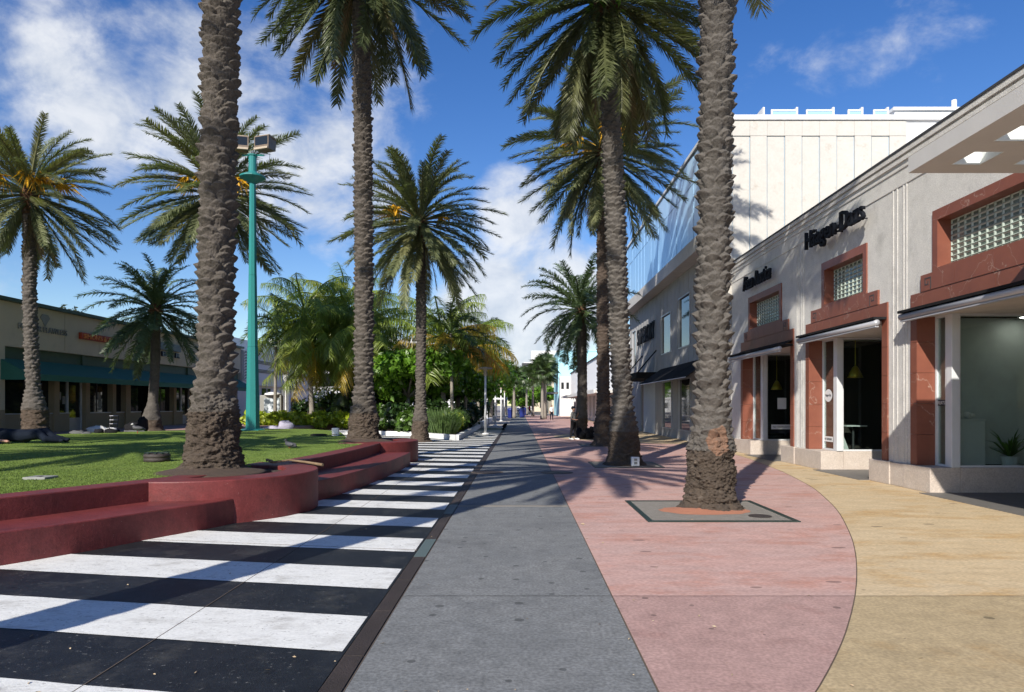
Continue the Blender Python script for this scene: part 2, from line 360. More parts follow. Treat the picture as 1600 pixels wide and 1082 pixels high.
def box(name, m, parent, *a, bevel=0): return MB().box(*a).build(name, m, parent, bevel=bevel)
def struct(o): o['kind'] = 'structure'; return o
def np_mesh(name, V, F, material, smooth=True):
    me = bpy.data.meshes.new(name); V = np.asarray(V, dtype=np.float32); F = np.asarray(F, dtype=np.int32); k = F.shape[1]
    me.vertices.add(len(V)); me.vertices.foreach_set('co', V.ravel())
    me.loops.add(F.size); me.loops.foreach_set('vertex_index', F.ravel())
    me.polygons.add(len(F)); me.polygons.foreach_set('loop_start', np.arange(0, F.size, k, dtype=np.int32))
    if smooth: me.polygons.foreach_set('use_smooth', np.ones(len(F), dtype=bool))
    me.materials.append(MATS[material]); me.update(calc_edges=True); me.validate()
    return me
def text_mesh(txt, size, depth, material, shear=0, bold=0, spacing=1.):
    cu = bpy.data.curves.new('lettering', 'FONT'); cu.body = txt; cu.size = size; cu.extrude = depth / 2; cu.offset = bold; cu.shear = shear
    cu.space_character = spacing; cu.resolution_u = 3; cu.align_x = 'CENTER'
    o = bpy.data.objects.new('lettering', cu); COL.objects.link(o)
    dg = bpy.context.evaluated_depsgraph_get(); me = bpy.data.meshes.new_from_object(o.evaluated_get(dg))
    bpy.data.objects.remove(o); me.name = 'lettering'; me.materials.clear(); me.materials.append(MATS[material])
    return me
def text(txt, size, depth, material, parent, pos, face, name='lettering', width=None, height=None, **k):
    # face: 'L' lettering on a wall facing +X, 'R' on a wall facing -X, 'C' facing the camera (-Y)
    me = text_mesh(txt, size, depth, material, **k)
    xs = [v.co.x for v in me.vertices]; ys = [v.co.y for v in me.vertices]
    cx = (min(xs) + max(xs)) / 2; cy = (min(ys) + max(ys)) / 2
    fx = width / (max(xs) - min(xs)) if width else 1; fy = height / (max(ys) - min(ys)) if height else 1
    for v in me.vertices:
        a, b, c = (v.co.x - cx) * fx, (v.co.y - cy) * fy, v.co.z
        v.co = {'L': (c, a, b), 'R': (-c, -a, b), 'C': (a, -c, b)}[face]
    o = link(name, me, parent); o.location = Vector(pos) - (wloc(parent) if parent else Vector((0, 0, 0)))
    return o

# ------------------------------------------------------------------ ground, pavements
struct(MB().add([(-2000, -300, -.03), (2000, -300, -.03), (2000, 4000, -.03), (-2000, 4000, -.03)], [(0, 1, 2, 3)]).build('ground', 'far_paving'))
CURVE = [(2.0, .2), (3.0, .95), (4.05, 1.776), (5.17, 2.46), (6.57, 3.22), (8.5, 4.12), (11.1, 5.12), (14.06, 6.0), (17.4, 6.66), (21.3, 7.2), (25, 7.5), (200, 7.5)]
CY = [p[0] for p in CURVE]; CX = [p[1] for p in CURVE]
def curve_x(y):
    f = lambda q: float(np.interp(q, CY, CX))
    return (f(y - .9) + f(y - .45) + 2 * f(y) + f(y + .45) + f(y + .9)) / 6
JOINTS = [2.2, 6.1, 11.55, 17.0, 22.4, 27.8, 33.2, 38.6, 44, 49.4, 60, 72, 90, 120]
def strip(left, right, ya, yb, n=14):
    ys = [ya + (yb - ya) * i / n for i in range(n + 1)]
    L = [(left(y), y) for y in ys]; Rr = [(right(y), y) for y in ys]
    return L, Rr
def pave(name, slabname, left, right, mats, joints, top=0.0, gap=.006):
    base = MB(); L, Rr = strip(left, right, joints[0], joints[-1], 80)
    for i in range(80): base.add([(*L[i], top - .012), (*Rr[i], top - .012), (*Rr[i + 1], top - .012), (*L[i + 1], top - .012)], [(0, 1, 2, 3)])
    b = struct(base.build(name, 'joint'))
    for k in range(len(joints) - 1):
        ya, yb = joints[k] + gap, joints[k + 1] - gap
        Lk, Rk = strip(lambda y: left(y) + gap, lambda y: right(y) - gap, ya, yb, 16)
        if all(r[0] - l[0] < .05 for l, r in zip(Lk, Rk)): continue
        mb = MB()
        for i in range(16):
            mb.add([(*Lk[i], top), (max(Rk[i][0], Lk[i][0] + .001), Rk[i][1], top), (max(Rk[i + 1][0], Lk[i + 1][0] + .001), Rk[i + 1][1], top), (*Lk[i + 1], top)], [(0, 1, 2, 3)])
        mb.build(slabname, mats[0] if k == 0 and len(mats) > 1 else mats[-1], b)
    return b
pave('grey_path', 'concrete_slab', lambda y: -1.035, lambda y: .815, ['grey_path'], [2.2, 6.1, 11.5, 11.62, 17.0, 22.4, 27.8, 33.2, 38.6, 44, 49.4, 60, 72, 90, 160])
pave('pink_pavement', 'concrete_slab', lambda y: .815, lambda y: max(curve_x(y), .816), ['pink_dull', 'pink'], JOINTS)
pave('yellow_pavement', 'concrete_slab', lambda y: max(curve_x(y), .83), lambda y: 8.6 if y > 14.3 else 14, ['yellow_dull', 'yellow'], [2.2, 6.1, 14.3, 22.4, 27.8, 33.2, 38.6, 44, 49.4, 60, 90, 120])
mb = MB(); arc = [(1.6 + .3 * math.sin(t * 3), 29.5 + 14 * t) for t in [i / 12 for i in range(13)]]
pts = [(7.45, 29.8)] + [(7.45 - 5.6 * math.sin(PI * i / 20) ** .7, 29.8 + 15 * i / 20) for i in range(1, 20)] + [(7.45, 44.8)]
mb.add([(x, y, .004) for x, y in pts], [tuple(range(len(pts)))[::-1]])
struct(mb.build('yellow_crescent_pavement', 'yellow'))
struct(MB().box(.83 - 1.87, .8, 11.5, 11.62, -.01, .004).build('path_joint_strip', 'tan_strip'))

# painted zebra plaza left of the drain
DRX0, DRX1 = -1.19, -1.035
zeb = MB(); zeb.add([(-16, 1.5, 0), (DRX0, 1.5, 0), (DRX0, 52, 0), (-16, 52, 0)], [(0, 1, 2, 3)])
zebra = struct(zeb.build('black_painted_plaza', 'black_paint'))
sl = -math.tan(R(10.5))
for k in range(29):
    y0 = 1.50 + 1.604 * k; w = .78
    xs = [DRX0 - .02 - i * .25 for i in range(0, 57)]
    mb = MB(); vs = []
    for i, x in enumerate(xs):
        yy = y0 + (x - DRX0) * sl
        vs.append((x, yy + .012 * mnoise.noise((x * 6, k * 3.1, 0)), .004)); vs.append((x, yy + w + .012 * mnoise.noise((x * 6, k * 3.1, 5)), .004))
    mb.add(vs, [(2 * i, 2 * i + 1, 2 * i + 3, 2 * i + 2) for i in range(len(xs) - 1)])
    mb.build('white_stripe', 'white_paint', zebra)
for xx in (-2.62,): MB().box(xx, xx + .006, 1.6, 50, .0, .0055).build('slab_joint', 'joint', zebra)
for k in range(0, 9): yy = 3.2 + 4.812 * k; MB().prism([(DRX0, yy), (DRX0, yy + .006), (-12, yy + .006 + (-12 - DRX0) * sl), (-12, yy + (-12 - DRX0) * sl)], .0, .0066).build('slab_joint', 'joint', zebra)
dr = struct(MB().box(DRX0, DRX1, 1.5, 60, -.1, -.006).build('drain_channel', 'joint'))
y = 1.6; k = 0
while y < 26:
    MB().box(DRX0 + .012, DRX1 - .012, y, y + 1.0, -.03, .004).build('drain_cover', 'drain_green' if k in (6, 9) else 'drain', dr); y += 1.012; k += 1
MB().box(DRX0 + .012, DRX1 - .012, 26.0, 60, -.03, .003).build('drain_cover', 'drain', dr)
struct(MB().box(-25, -12.2, 22, 75, -.02, .50).build('terrace', 'terrace'))
struct(MB().box(-60, -16.01, -5, 75, -.03, .004).build('side_plaza', 'terrace'))

def grate(cx, cy, s, rim=.10, label=''):
    t = thing('tree_pit', (cx, cy, 0), label, 'tree pit', 'square tree pits in the pink pavement')
    MB().add([(cx - s, cy - s, .006), (cx + s, cy - s, .006), (cx + s, cy + s, .006), (cx - s, cy + s, .006)], [(0, 1, 2, 3)]).build('grit_surface', 'grit', t)
    for a in ((cx - s, cx + s, cy - s, cy - s + rim), (cx - s, cx + s, cy + s - rim, cy + s), (cx - s, cx - s + rim, cy - s + rim, cy + s - rim), (cx + s - rim, cx + s, cy - s + rim, cy + s - rim)):
        box('edge_strip', 'green_metal', t, *a, -.01, .014)
    pts = []
    for i in range(40):
        a = 2 * PI * i / 40; r = .66 * s + .10 * mnoise.noise((3 * math.cos(a), 3 * math.sin(a), cx))
        pts.append((cx + r * math.cos(a) * .98, cy - .02 + r * math.sin(a) * .62))
    mb = MB(); mb.add([(*p, .008) for p in pts] + [(cx, cy, .06)], [(i, (i + 1) % 40, 40) for i in range(40)]); mb.build('terracotta_gravel', 'terracotta_grit', t)
    mb = MB().lathe([(.17, 0), (.17, .008)], (cx + s * .62, cy - s * .55, .007), 20); mb.build('valve_cover', 'drain', t)
    return t
grate(2.95, 11.05, 1.1, .08, label='large square tree pit with green rim around the nearest right palm')
grate(2.98, 19.6, .95, .08, 'square tree pit under the palm with the white box at its foot')
grate(3.5, 29.2, .95, .08, 'square tree pit under the dark shaded palm beyond the white box')
for (x, y, r, l) in ((.93, 17.3, .36, 'dark round manhole cover where grey path meets pink pavement'), (-.82, 17.4, .36, 'dark round manhole cover beside the drain on grey path')):
    t = thing('manhole_cover', (x, y, 0), l, 'manhole cover', 'manhole covers'); MB().lathe([(r, 0), (r, .008)], (x, y, .001), 28).build('lid', 'drain', t)
    MB().lathe([(r + .05, 0), (r + .05, .005)], (x, y, .0005), 28).build('collar', 'joint', t)

# ------------------------------------------------------------------ red planter, lawn
def catmull(P, n=10):
    out = []
    for i in range(len(P) - 1):
        p0, p1, p2, p3 = P[max(i - 1, 0)], P[i], P[i + 1], P[min(i + 2, len(P) - 1)]
        for k in range(n):
            t = k / n
            out.append(tuple(.5 * (2 * b + (-a + c) * t + (2 * a - 5 * b + 4 * c - d) * t * t + (-a + 3 * b - 3 * c + d) * t ** 3) for a, b, c, d in zip(p0, p1, p2, p3)))
    out.append(P[-1]); return out
EDGE = catmull([(-9.6, 2.6), (-7.3, 4.8), (-5.43, 7.23), (-4.62, 8.7), (-4.06, 9.91), (-3.55, 12.1), (-3.24, 14.4), (-3.09, 17.4), (-3.12, 20.6)], 8)
def offset(pts, d):
    out = []
    for i, p in enumerate(pts):
        a, b = pts[max(i - 1, 0)], pts[min(i + 1, len(pts) - 1)]
        t = Vector((b[0] - a[0], b[1] - a[1])).normalized(); out.append((p[0] - t.y * d, p[1] + t.x * d))
    return out
def ribbon(outer, inner, z0, z1):
    mb = MB(); n = len(outer)
    vs = [(*p, z0) for p in outer] + [(*p, z1) for p in outer] + [(*p, z1) for p in inner] + [(*p, z0) for p in inner]
    fs = []
    for i in range(n - 1):
        for a, b in ((0, 1), (1, 2), (2, 3), (3, 0)):
            fs.append((a * n + i, a * n + i + 1, b * n + i + 1, b * n + i))
    fs += [(0, n, 2 * n, 3 * n), (n - 1, 4 * n - 1, 3 * n - 1, 2 * n - 1)]
    return mb.add(vs, fs)
LZ = .62
plan = thing('red_seating_planter', (-4.5, 12, 0), 'dark red painted stepped planter wall curving round the lawn', 'planter')
near = [p for p in EDGE if p[1] < 9.95]; far = [p for p in EDGE if 12.0 <= p[1] <= 20.0]
for seg in (near, far):
    ribbon(seg, offset(seg, .86), -.02, .355).build('lower_step', 'red_paint', plan, bevel=.015)
un = [p for p in offset(EDGE, .85) if p[1] < 11.2]; uf = [p for p in offset(EDGE, .85) if 12.2 <= p[1] <= 20.4]
for seg in (un, uf):
    ribbon(seg, offset(seg, .42), -.02, LZ).build('upper_step', 'red_paint', plan, bevel=.015)
def ring(cx, cy, ro, ri):
    n = 120; A = [R(-104 + 188 * i / n) for i in range(n + 1)]
    a = [(cx + ro * math.cos(t), cy + ro * math.sin(t)) for t in A]; b = [(cx + ri * math.cos(t), cy + ri * math.sin(t)) for t in A]
    ribbon(a, b, -.02, LZ + .005).build('round_planter_wall', 'red_paint', plan, bevel=.018)
    MB().lathe([(ri + .02, 0), (ri, .005)], (cx, cy, LZ - .07), 48).build('soil', 'soil', plan)
    MB().lathe([(.95, 0), (.8, .03), (.6, .07), (.3, .12)], (cx, cy, LZ - .04), 40).build('soil_mound', 'soil', plan, smooth=True)
ring(-5.05, 11.25, 1.70, 1.18); ring(-4.72, 21.0, 1.62, 1.05)
back = [(-5.6, 22.4), (-6.4, 25.2), (-7.6, 29), (-9.6, 31.6), (-12, 32), (-14.3, 30.2), (-17.0, 27), (-17.6, 22), (-17.5, 14), (-16, 6), (-12.5, 1.5)]
lawn_front = offset(EDGE, 1.26); lawn = [p for p in lawn_front if p[1] > 1.2 and p[1] < 20.3] + back
mb = MB(); mb.prism(lawn, -.02, LZ - .012)
lw = struct(mb.build('lawn', 'turf'))
# ragged tips of the artificial turf, more than anyone could count
vs = []; fs = []
def in_poly(x, y, P):
    c = False; j = len(P) - 1
    for i in range(len(P)):
        if (P[i][1] > y) != (P[j][1] > y) and x < (P[j][0] - P[i][0]) * (y - P[i][1]) / (P[j][1] - P[i][1]) + P[i][0]: c = not c
        j = i
    return c
nb = 0
while nb < 60000:
    y = 6 + 26 * rnd.random() ** 1.6; x = -.76 * y + rnd.random() * (.76 * y - 4); x = max(x, -17.5)
    if not in_poly(x, y, lawn): 
        nb += .05; continue
    a = rnd.random() * PI; w = .006; h = .010 + .014 * rnd.random(); b = len(vs)
    dx, dy = math.cos(a) * w, math.sin(a) * w; lx, ly = rnd.uniform(-.02, .02), rnd.uniform(-.02, .02)
    vs += [(x - dx, y - dy, LZ - .014), (x + dx, y + dy, LZ - .014), (x + lx, y + ly, LZ - .014 + h)]; fs.append((b, b + 1, b + 2)); nb += 1
tag(link('turf_blades', np_mesh('turf_blades', vs, fs, 'turf', False)), 'short green artificial turf covering the raised lawn', 'turf', kind='stuff')

# ------------------------------------------------------------------ palms
_VT = np.random.default_rng(99).random(4096) * 2 - 1
def vnoise(P):                                   # smooth value noise, -1..1
    i = np.floor(P).astype(np.int64); f = P - i; f = f * f * (3 - 2 * f); o = 0
    for dx in (0, 1):
        for dy in (0, 1):
            for dz_ in (0, 1):
                hsh = ((i[..., 0] + dx) * 73856093 ^ (i[..., 1] + dy) * 19349663 ^ (i[..., 2] + dz_) * 83492791) & 4095
                wt = (f[..., 0] if dx else 1 - f[..., 0]) * (f[..., 1] if dy else 1 - f[..., 1]) * (f[..., 2] if dz_ else 1 - f[..., 2])
                o = o + _VT[hsh] * wt
    return o
def trunk_mesh(name, H, rb, rm, rt, lean, segs, ringstep, material, amp=.05, dz=.1, n=7, base_h=1.1, seed=0, flare=.18, bulge=0, patch=None):
    nz = int(H / ringstep) + 1; z = np.linspace(0, H, nz); th = np.linspace(0, 2 * PI, segs, endpoint=False)
    Z, T = np.meshgrid(z, th, indexing='ij')
    t = Z / H
    r0 = np.interp(z, [0, .12, .35, base_h, base_h + .8, H * .6, H], [rb + flare, rb + flare * .35, rb, rb * .93 + bulge, rm, rm * .97, rt])
    Rr = np.repeat(r0[:, None], segs, 1)
    rg = np.random.default_rng(seed + 5)
    row = Z / dz; h = np.zeros_like(Z)
    J = int(H / dz) + 4; jit = rg.random((J + 4, n + 1)); hh = .45 + .75 * rg.random((J + 4, n + 1)); j2 = rg.random((J + 4, n + 1))
    for dj in (-1, 0, 1, 2):
        j = np.floor(row).astype(int) + dj; jj = np.clip(j, 0, J)
        ph = T / (2 * PI) * n + (j % 2) * .5 + .06 * j
        for dc in (-1, 0, 1):
            cell = (np.floor(ph).astype(int) + dc) % n
            u = ph - np.floor(ph) - .5 - dc + (jit[jj, cell] - .5) * .36
            v = (row - j + (j2[jj, cell] - .5) * .6) / .88 + .22 * u * (jit[jj, cell] - .5) * 2
            a_ = np.clip(1 - (np.abs(u) / .62) ** 2.0, 0, 1)
            w = np.where(a_ > .02, v / np.maximum(a_, .02), 9)
            prof = np.where(w < .55, np.clip((w + 1) / 1.55, 0, 1) ** 1.3, np.clip(1 - (w - .55) / .4, 0, 1) ** .8)
            prof = np.where((w < -1) | (w > 1), 0, prof)
            h = np.maximum(h, prof * a_ ** .45 * hh[jj, cell])
    XX = np.cos(T); YY = np.sin(T)
    def vn(f, s_): return vnoise(np.stack([XX * rm * f, YY * rm * f, Z * f], -1) + s_ + seed * 7.3)
    lump = vn(6, 1) * .9 + vn(14, 5) * .7 + vn(30, 9) * .45
    rough = vn(55, 3) + .6 * vn(90, 11) if segs > 60 else vn(40, 3) * .8
    bz = np.clip((Z - base_h + .12 * np.sin(T * 3 + seed)) / .25, 0, 1)
    fade = np.interp(z, [0, H * .75, H], [1, 1, .55])[:, None]
    Rr = Rr + bz * (amp * (h - .5) * fade + .011 * lump + .009 * rough) + (1 - bz) * (.050 * lump + .034 * rough)
    cx = lean[0] * t + lean[2] * np.sin(t * PI); cy = lean[1] * t
    V = np.stack([cx + Rr * np.cos(T), cy + Rr * np.sin(T), Z], -1).reshape(-1, 3)
    i, k = np.meshgrid(np.arange(nz - 1), np.arange(segs), indexing='ij'); k2 = (k + 1) % segs
    F = np.stack([i * segs + k, i * segs + k2, (i + 1) * segs + k2, (i + 1) * segs + k], -1).reshape(-1, 4)
    me = np_mesh(name, V, F, material)
    me.materials.append(MATS['root'])
    mi = (np.repeat(z[:-1], segs) < base_h - .05).astype(np.int32); 
    if patch:
        me.materials.append(MATS['rust_patch']); Zc, Tc = np.meshgrid(z[:-1], th, indexing='ij'); dth = (Tc - patch[1] + PI) % (2 * PI) - PI
        dd = (dth / patch[2]) ** 2 + ((Zc - patch[0]) / patch[3]) ** 2 + .5 * vnoise(np.stack([np.cos(Tc) * 3, np.sin(Tc) * 3, Zc * 9], -1)); mi = np.where(dd.ravel() < 1, 2, mi).astype(np.int32)
    me.polygons.foreach_set('material_index', mi)
    return me

def frond_mesh(L, e0, droop, nl, ll, lw, fwd, vee, hang, seed, material, curl=0, rach=.035, bare=.12, width_pow=.5, ragged=.12):
    rg = random.Random(seed); S = 16; pts = []; x = z = 0.; ds = L / S; pts.append(Vector((0, 0, 0))); tang = []
    for i in range(S):
        s = (i + .5) / S; a = R(e0 - droop * s ** 1.35); d = Vector((math.cos(a), curl * s * .3, math.sin(a))).normalized(); tang.append(d); pts.append(pts[-1] + d * ds)
    tang.append(tang[-1])
    vs = []; fs = []
    def q(*ps): b = len(vs); vs.extend(ps); return b
    def at(s):
        f = s * S; i = min(int(f), S - 1); return pts[i].lerp(pts[i + 1], f - i), tang[i].lerp(tang[min(i + 1, S)], f - i).normalized()
    # rachis: three sided tapering rod
    rows = []
    for i in range(S + 1):
        t = tang[i]; side = t.cross(Vector((0, 0, 1))).normalized() if abs(t.z) < .99 else Vector((0, 1, 0)); up = side.cross(t).normalized()
        r = rach * (1 - i / S) ** .8 + .005; b = q(pts[i] + side * r, pts[i] - side * r, pts[i] + up * r * .9, pts[i] - up * r * .6); rows.append(b)
    for i in range(S):
        a, b = rows[i], rows[i + 1]
        for k, l in ((0, 2), (2, 1), (1, 3), (3, 0)): fs.append((a + k, a + l, b + l, b + k))
    for j in range(nl):
        s = bare + (1 - bare) * (j + rg.random() * .6) / nl; p, t = at(min(s, .999))
        side0 = t.cross(Vector((0, 0, 1))).normalized() if abs(t.z) < .99 else Vector((0, 1, 0)); up = side0.cross(t).normalized()
        prof = (math.sin(PI * min(1, .12 + .80 * (s - bare) / (1 - bare)))) ** width_pow
        for sg in (1, -1):
            le = ll * prof * (1 - ragged * rg.random()) ; f = R(fwd + 14 * s + rg.uniform(-7, 7)); ve = R(vee + rg.uniform(-27, 27))
            d = t * math.cos(f) + (side0 * sg * math.cos(ve) + up * math.sin(ve)) * math.sin(f)
            wv = d.cross(up).normalized() if abs(d.dot(up)) < .98 else t
            tw = rg.uniform(-.5, .5); wv = (wv + up * tw).normalized()
            mid = p + d * le * .5 + Vector((0, 0, -1)) * hang * le * .18; tip = p + d * le * .96 + Vector((0, 0, -1)) * hang * le * .62
            w = lw * (.7 + .5 * prof)
            b = q(p + wv * w * .4, p - wv * w * .4, mid + wv * w * .5, mid - wv * w * .5, tip)
            fs.append((b, b + 1, b + 3, b + 2)); fs.append((b + 2, b + 3, b + 4))
    me = bpy.data.meshes.new('frond'); me.from_pydata(vs, [], fs); me.materials.append(MATS[material]); me.update()
    return me
def frond_set(kind):
    out = []
    for ci, e in enumerate((82, 62, 42, 22, 2, -20, -42)):
        row = []
        for v in range(3):
            sd = ci * 10 + v + hash(kind) % 7 * 0
            if kind.startswith('date'): row.append(frond_mesh(1, e, 42 + 14 * (v - 1) + (12 if e > 50 else 0) - (22 if e < -10 else 0), 124, .145, .0068, 32, 22, .30, sd, kind, curl=(v - 1) * .25, rach=.010, bare=.15))
            elif kind == 'canary_leaf': row.append(frond_mesh(1, e, 62 + 10 * (v - 1) - (30 if e < 0 else 0), 74, .145, .011, 44, 18, .35, sd, kind, curl=(v - 1) * .25, rach=.011, bare=.10))
            elif kind.startswith('coco'): row.append(frond_mesh(1, e, 78 + 12 * (v - 1) - (45 if e < 0 else 0), 62, .25, .0085, 55, -14, 1.35, sd, kind, curl=(v - 1) * .3, rach=.012, bare=.16, width_pow=.6, ragged=.4))
            else: row.append(frond_mesh(1, e, 75 + 10 * (v - 1) - (45 if e < 0 else 0), 40, .26, .020, 50, 20, .5, sd, kind, curl=(v - 1) * .2, rach=.016, bare=.14, width_pow=.7))
        out.append(row)
    return out
FR = {}
def fan_mesh(seed, material):           # fan leaf of a sabal palm, unit radius
    rg = random.Random(seed); vs = [(0, 0, 0)]; fs = []
    n = 22; mb = MB()
    mb.tube([(0, 0, 0), (.25, 0, .07), (.5, 0, .08)], [.012, .01, .008], 4)
    for i in range(n):
        a = R(-125 + 250 * i / (n - 1)); le = .52 * (1 - .28 * abs(a) / R(125)) * (1 - .12 * rg.random()); w = .026
        d = Vector((math.cos(a), math.sin(a), .12 * math.cos(a))); s = Vector((-math.sin(a), math.cos(a), 0)) * w
        p = Vector((.5, 0, .08)); m = p + d * le * .6; t = p + d * le + Vector((0, 0, -.16 - .06 * rg.random()))
        up = Vector((0, 0, .02))
        mb.add([p + s * .3, p - s * .3, m + s + up, m - s - up, t], [(0, 1, 3, 2), (2, 3, 4)])
    return mb.mesh('fan_leaf', material)
def palm(label, x, y, z0, H, lean, kind='date_leaf', cr=3.4, nf=78, rb=.42, rm=.33, rt=.27, segs=48, step=.03, bark='bark', amp=.05, dz=.1, n=7, base_h=1.0, seed=0, fruit=0, elo=-48, ehi=84, group='date palms', cat='palm tree', yellow=0, trunk=None, bulge=0, name='date_palm', top_boots=1.1, flare=.18, ferns=False, dead=3, patch=None):
    rg = random.Random(seed + 100)
    t = thing(name, (x, y, z0), label, cat, group)
    me = trunk or trunk_mesh('trunk', H, rb, rm, rt, lean, segs, step, bark, amp, dz, n, base_h, seed, flare, bulge, patch)
    link('trunk', me, t)
    tx, ty = lean[0], lean[1]
    if top_boots:
        bm_ = trunk_mesh('boot_crown', top_boots, rt * 1.15, rt * 1.5, rt * 1.0, (0, 0, 0), 28, .05, 'boots', .11, .11, 9, .001, seed + 3, 0, 0)
        o = link('boot_crown', bm_, t); o.location = (tx, ty, H - top_boots * .75)
    if kind not in FR: FR[kind] = frond_set(kind)
    es = (82, 62, 42, 22, 2, -20, -42)
    for i in range(nf):
        q = (i + .5) / nf; e = ehi - (ehi - elo) * q ** .92 + rg.uniform(-7, 7)
        ci = min(range(7), key=lambda k: abs(es[k] - e)); k2 = kind
        if yellow and (q > 1 - yellow if yellow < .3 else (i * 7 % 10) < 4 and q > .35):
            k2 = 'coco_yellow'
            if k2 not in FR: FR[k2] = frond_set(k2)
        o = link('frond', FR[k2][ci][rg.randrange(3)], t)
        az = i * 2.39996 + rg.uniform(-.3, .3); s = cr * (.84 + .26 * rg.random()) * (1 if e < 65 else .88)
        hb = H + .35 - .75 * q
        o.location = (tx + math.cos(az) * rt * .6, ty + math.sin(az) * rt * .6, hb)
        o.rotation_euler = (rg.uniform(-.35, .35), -R(e - es[ci]) * .8, az); o.scale = (s, s, s)
    if kind.startswith('date') and dead:
        if 'dead' not in FR: FR['dead'] = [frond_mesh(1, -58, 22, 60, .12, .008, 34, 20, .5, 900 + q, 'dead_leaf', rach=.010, bare=.16) for q in range(3)]
        for i in range(dead):
            o = link('dead_frond', FR['dead'][i % 3], t); o.location = (tx, ty, H - .5); o.rotation_euler = (rg.uniform(-.3, .3), rg.uniform(-.1, .25), rg.uniform(0, 2 * PI)); q = cr * rg.uniform(.55, .8); o.scale = (q, q, q)
    for i in range(fruit):
        az = rg.uniform(0, 2 * PI); mb = MB(); r = random.Random(seed * 31 + i)
        c = Vector((math.cos(az), math.sin(az), 0)); ln = cr * .30
        end = c * ln + Vector((0, 0, .35)); mb.tube([(0, 0, 0), end * .6 + Vector((0, 0, .2)), end], [.03, .022, .02], 5)
        for k in range(34):
            d = (c * r.uniform(.1, .7) + Vector((r.uniform(-.5, .5), r.uniform(-.5, .5), r.uniform(-.7, .2)))) * .95
            m = end + d * .5 + Vector((0, 0, .05)); e_ = end + d + Vector((0, 0, -.18)); w = Vector((r.uniform(-1, 1), r.uniform(-1, 1), .4)).normalized() * .034
            mb.add([end + w * .4, end - w * .4, m + w, m - w, e_], [(0, 1, 3, 2), (2, 3, 4)])
        o = link('fruit_cluster', mb.mesh('fruit_cluster', 'fruit'), t); o.location = (tx, ty, H + .05)
    if ferns:
        mb = MB(); r = random.Random(seed)
        for k in range(240):
            a = r.uniform(0, 2 * PI); zz = r.uniform(-.5, .6); rr = .42; p = Vector((math.cos(a) * rr, math.sin(a) * rr, zz)); d = Vector((math.cos(a + r.uniform(-.8, .8)), math.sin(a + r.uniform(-.8, .8)), r.uniform(-.6, .7))) * r.uniform(.12, .3)
            w = d.cross(Vector((0, 0, 1))).normalized() * .04
            mb.add([p, p + d * .5 + w, p + d, p + d * .5 - w], [(0, 1, 2, 3)])
        o = link('fern_tuft', mb.mesh('fern_tuft', 'fern_leaf'), t); o.location = (tx, ty, H - .15)
    return t
GP = 'tall date palms lining the street'
palm('nearest right palm trunk rising from the green rimmed pit, crown above frame', 3.13, 11.35, 0, 13.0, (.18, 0, 0), seed=1, segs=144, step=.0125, rb=.37, rm=.275, rt=.235, amp=.125, dz=.155, n=7, cr=3.7, base_h=1.0, group=GP, flare=.17, patch=(1.12, R(-85), .55, .22))
palm('nearest left palm trunk standing in the round end of the red planter', -5.03, 11.35, .58, 12.9, (.22, 0, 0), seed=2, segs=144, step=.0125, rb=.395, rm=.285, rt=.245, amp=.115, dz=.145, n=7, cr=3.7, base_h=1.05, bark='bark_grey', group=GP, flare=.22)
palm('tall palm with white box at its foot and fern tufts under its crown', 2.98, 19.55, 0, 13.3, (-.54, 0, .0), 'date_leaf_deep', seed=3, segs=96, step=.018, rb=.42, rm=.285, rt=.25, amp=.125, dz=.145, cr=3.8, group=GP, nf=96, elo=-72, ferns=True, top_boots=2.6)
palm('tall palm rising from the second round red planter, lower fronds drooping into view', -4.76, 21.1, .58, 14.9, (-.12, 0, .05), 'date_leaf_deep', seed=4, segs=96, step=.018, rb=.42, rm=.285, rt=.24, amp=.11, dz=.145, cr=3.9, bark='bark_grey', group=GP, nf=88, elo=-66, base_h=.9, top_boots=1.6)
palm('full crowned palm in the zebra paving before the white planting kerb', -4.62, 32.0, 0, 10.2, (0, 0, .05), seed=5, segs=72, step=.024, rb=.36, rm=.235, rt=.21, amp=.085, dz=.125, cr=3.8, fruit=4, bark='bark_grey', group=GP, nf=106, elo=-60)
palm('palm with dark shaded trunk just behind the palm with white box', 3.52, 29.0, 0, 12.4, (-.05, 0, 0), seed=6, segs=64, step=.026, rb=.38, rm=.265, rt=.23, amp=.08, dz=.125, cr=3.9, fruit=7, bark='bark_shaded', group=GP, nf=104, elo=-64)
palm('short palm beside the standing woman on the right of the street', 3.5, 39.6, 0, 7.2, (-.02, 0, .1), 'canary_leaf', seed=7, segs=40, step=.04, rb=.36, rm=.28, rt=.26, amp=.05, cr=3.4, bark='bark', group=GP, nf=70, elo=-52)
palm('leftmost palm on the lawn edge with orange fruit clusters', -17.9, 25.6, .56, 9.0, (-.25, 0, -.1), seed=8, segs=64, step=.026, rb=.40, rm=.235, rt=.21, amp=.085, dz=.125, cr=3.0, fruit=6, group='date palms behind the lawn', nf=98, elo=-58, bulge=.05)
palm('palm mostly hidden behind the nearest left trunk with orange fruit', -14.6, 33.4, .5, 11.5, (0, 0, 0), seed=9, segs=40, step=.04, rb=.36, rm=.28, rt=.25, amp=.05, cr=4.3, fruit=7, group='date palms behind the lawn', nf=98, elo=-58)
palm('short green palm with swollen foot before the green awning', -16.9, 31.6, .5, 5.6, (.25, 0, .1), 'canary_leaf', seed=10, segs=36, step=.04, rb=.46, rm=.21, rt=.2, amp=.03, cr=2.9, bark='bark', group='date palms behind the lawn', nf=70, elo=-50, base_h=.55)
palm('palm out of view behind the camera left, casting its shadow over the zebra', -5.2, 2.0, .5, 11.0, (0, 0, .1), seed=11, segs=32, step=.08, cr=3.6, amp=.04, group=GP, nf=70)
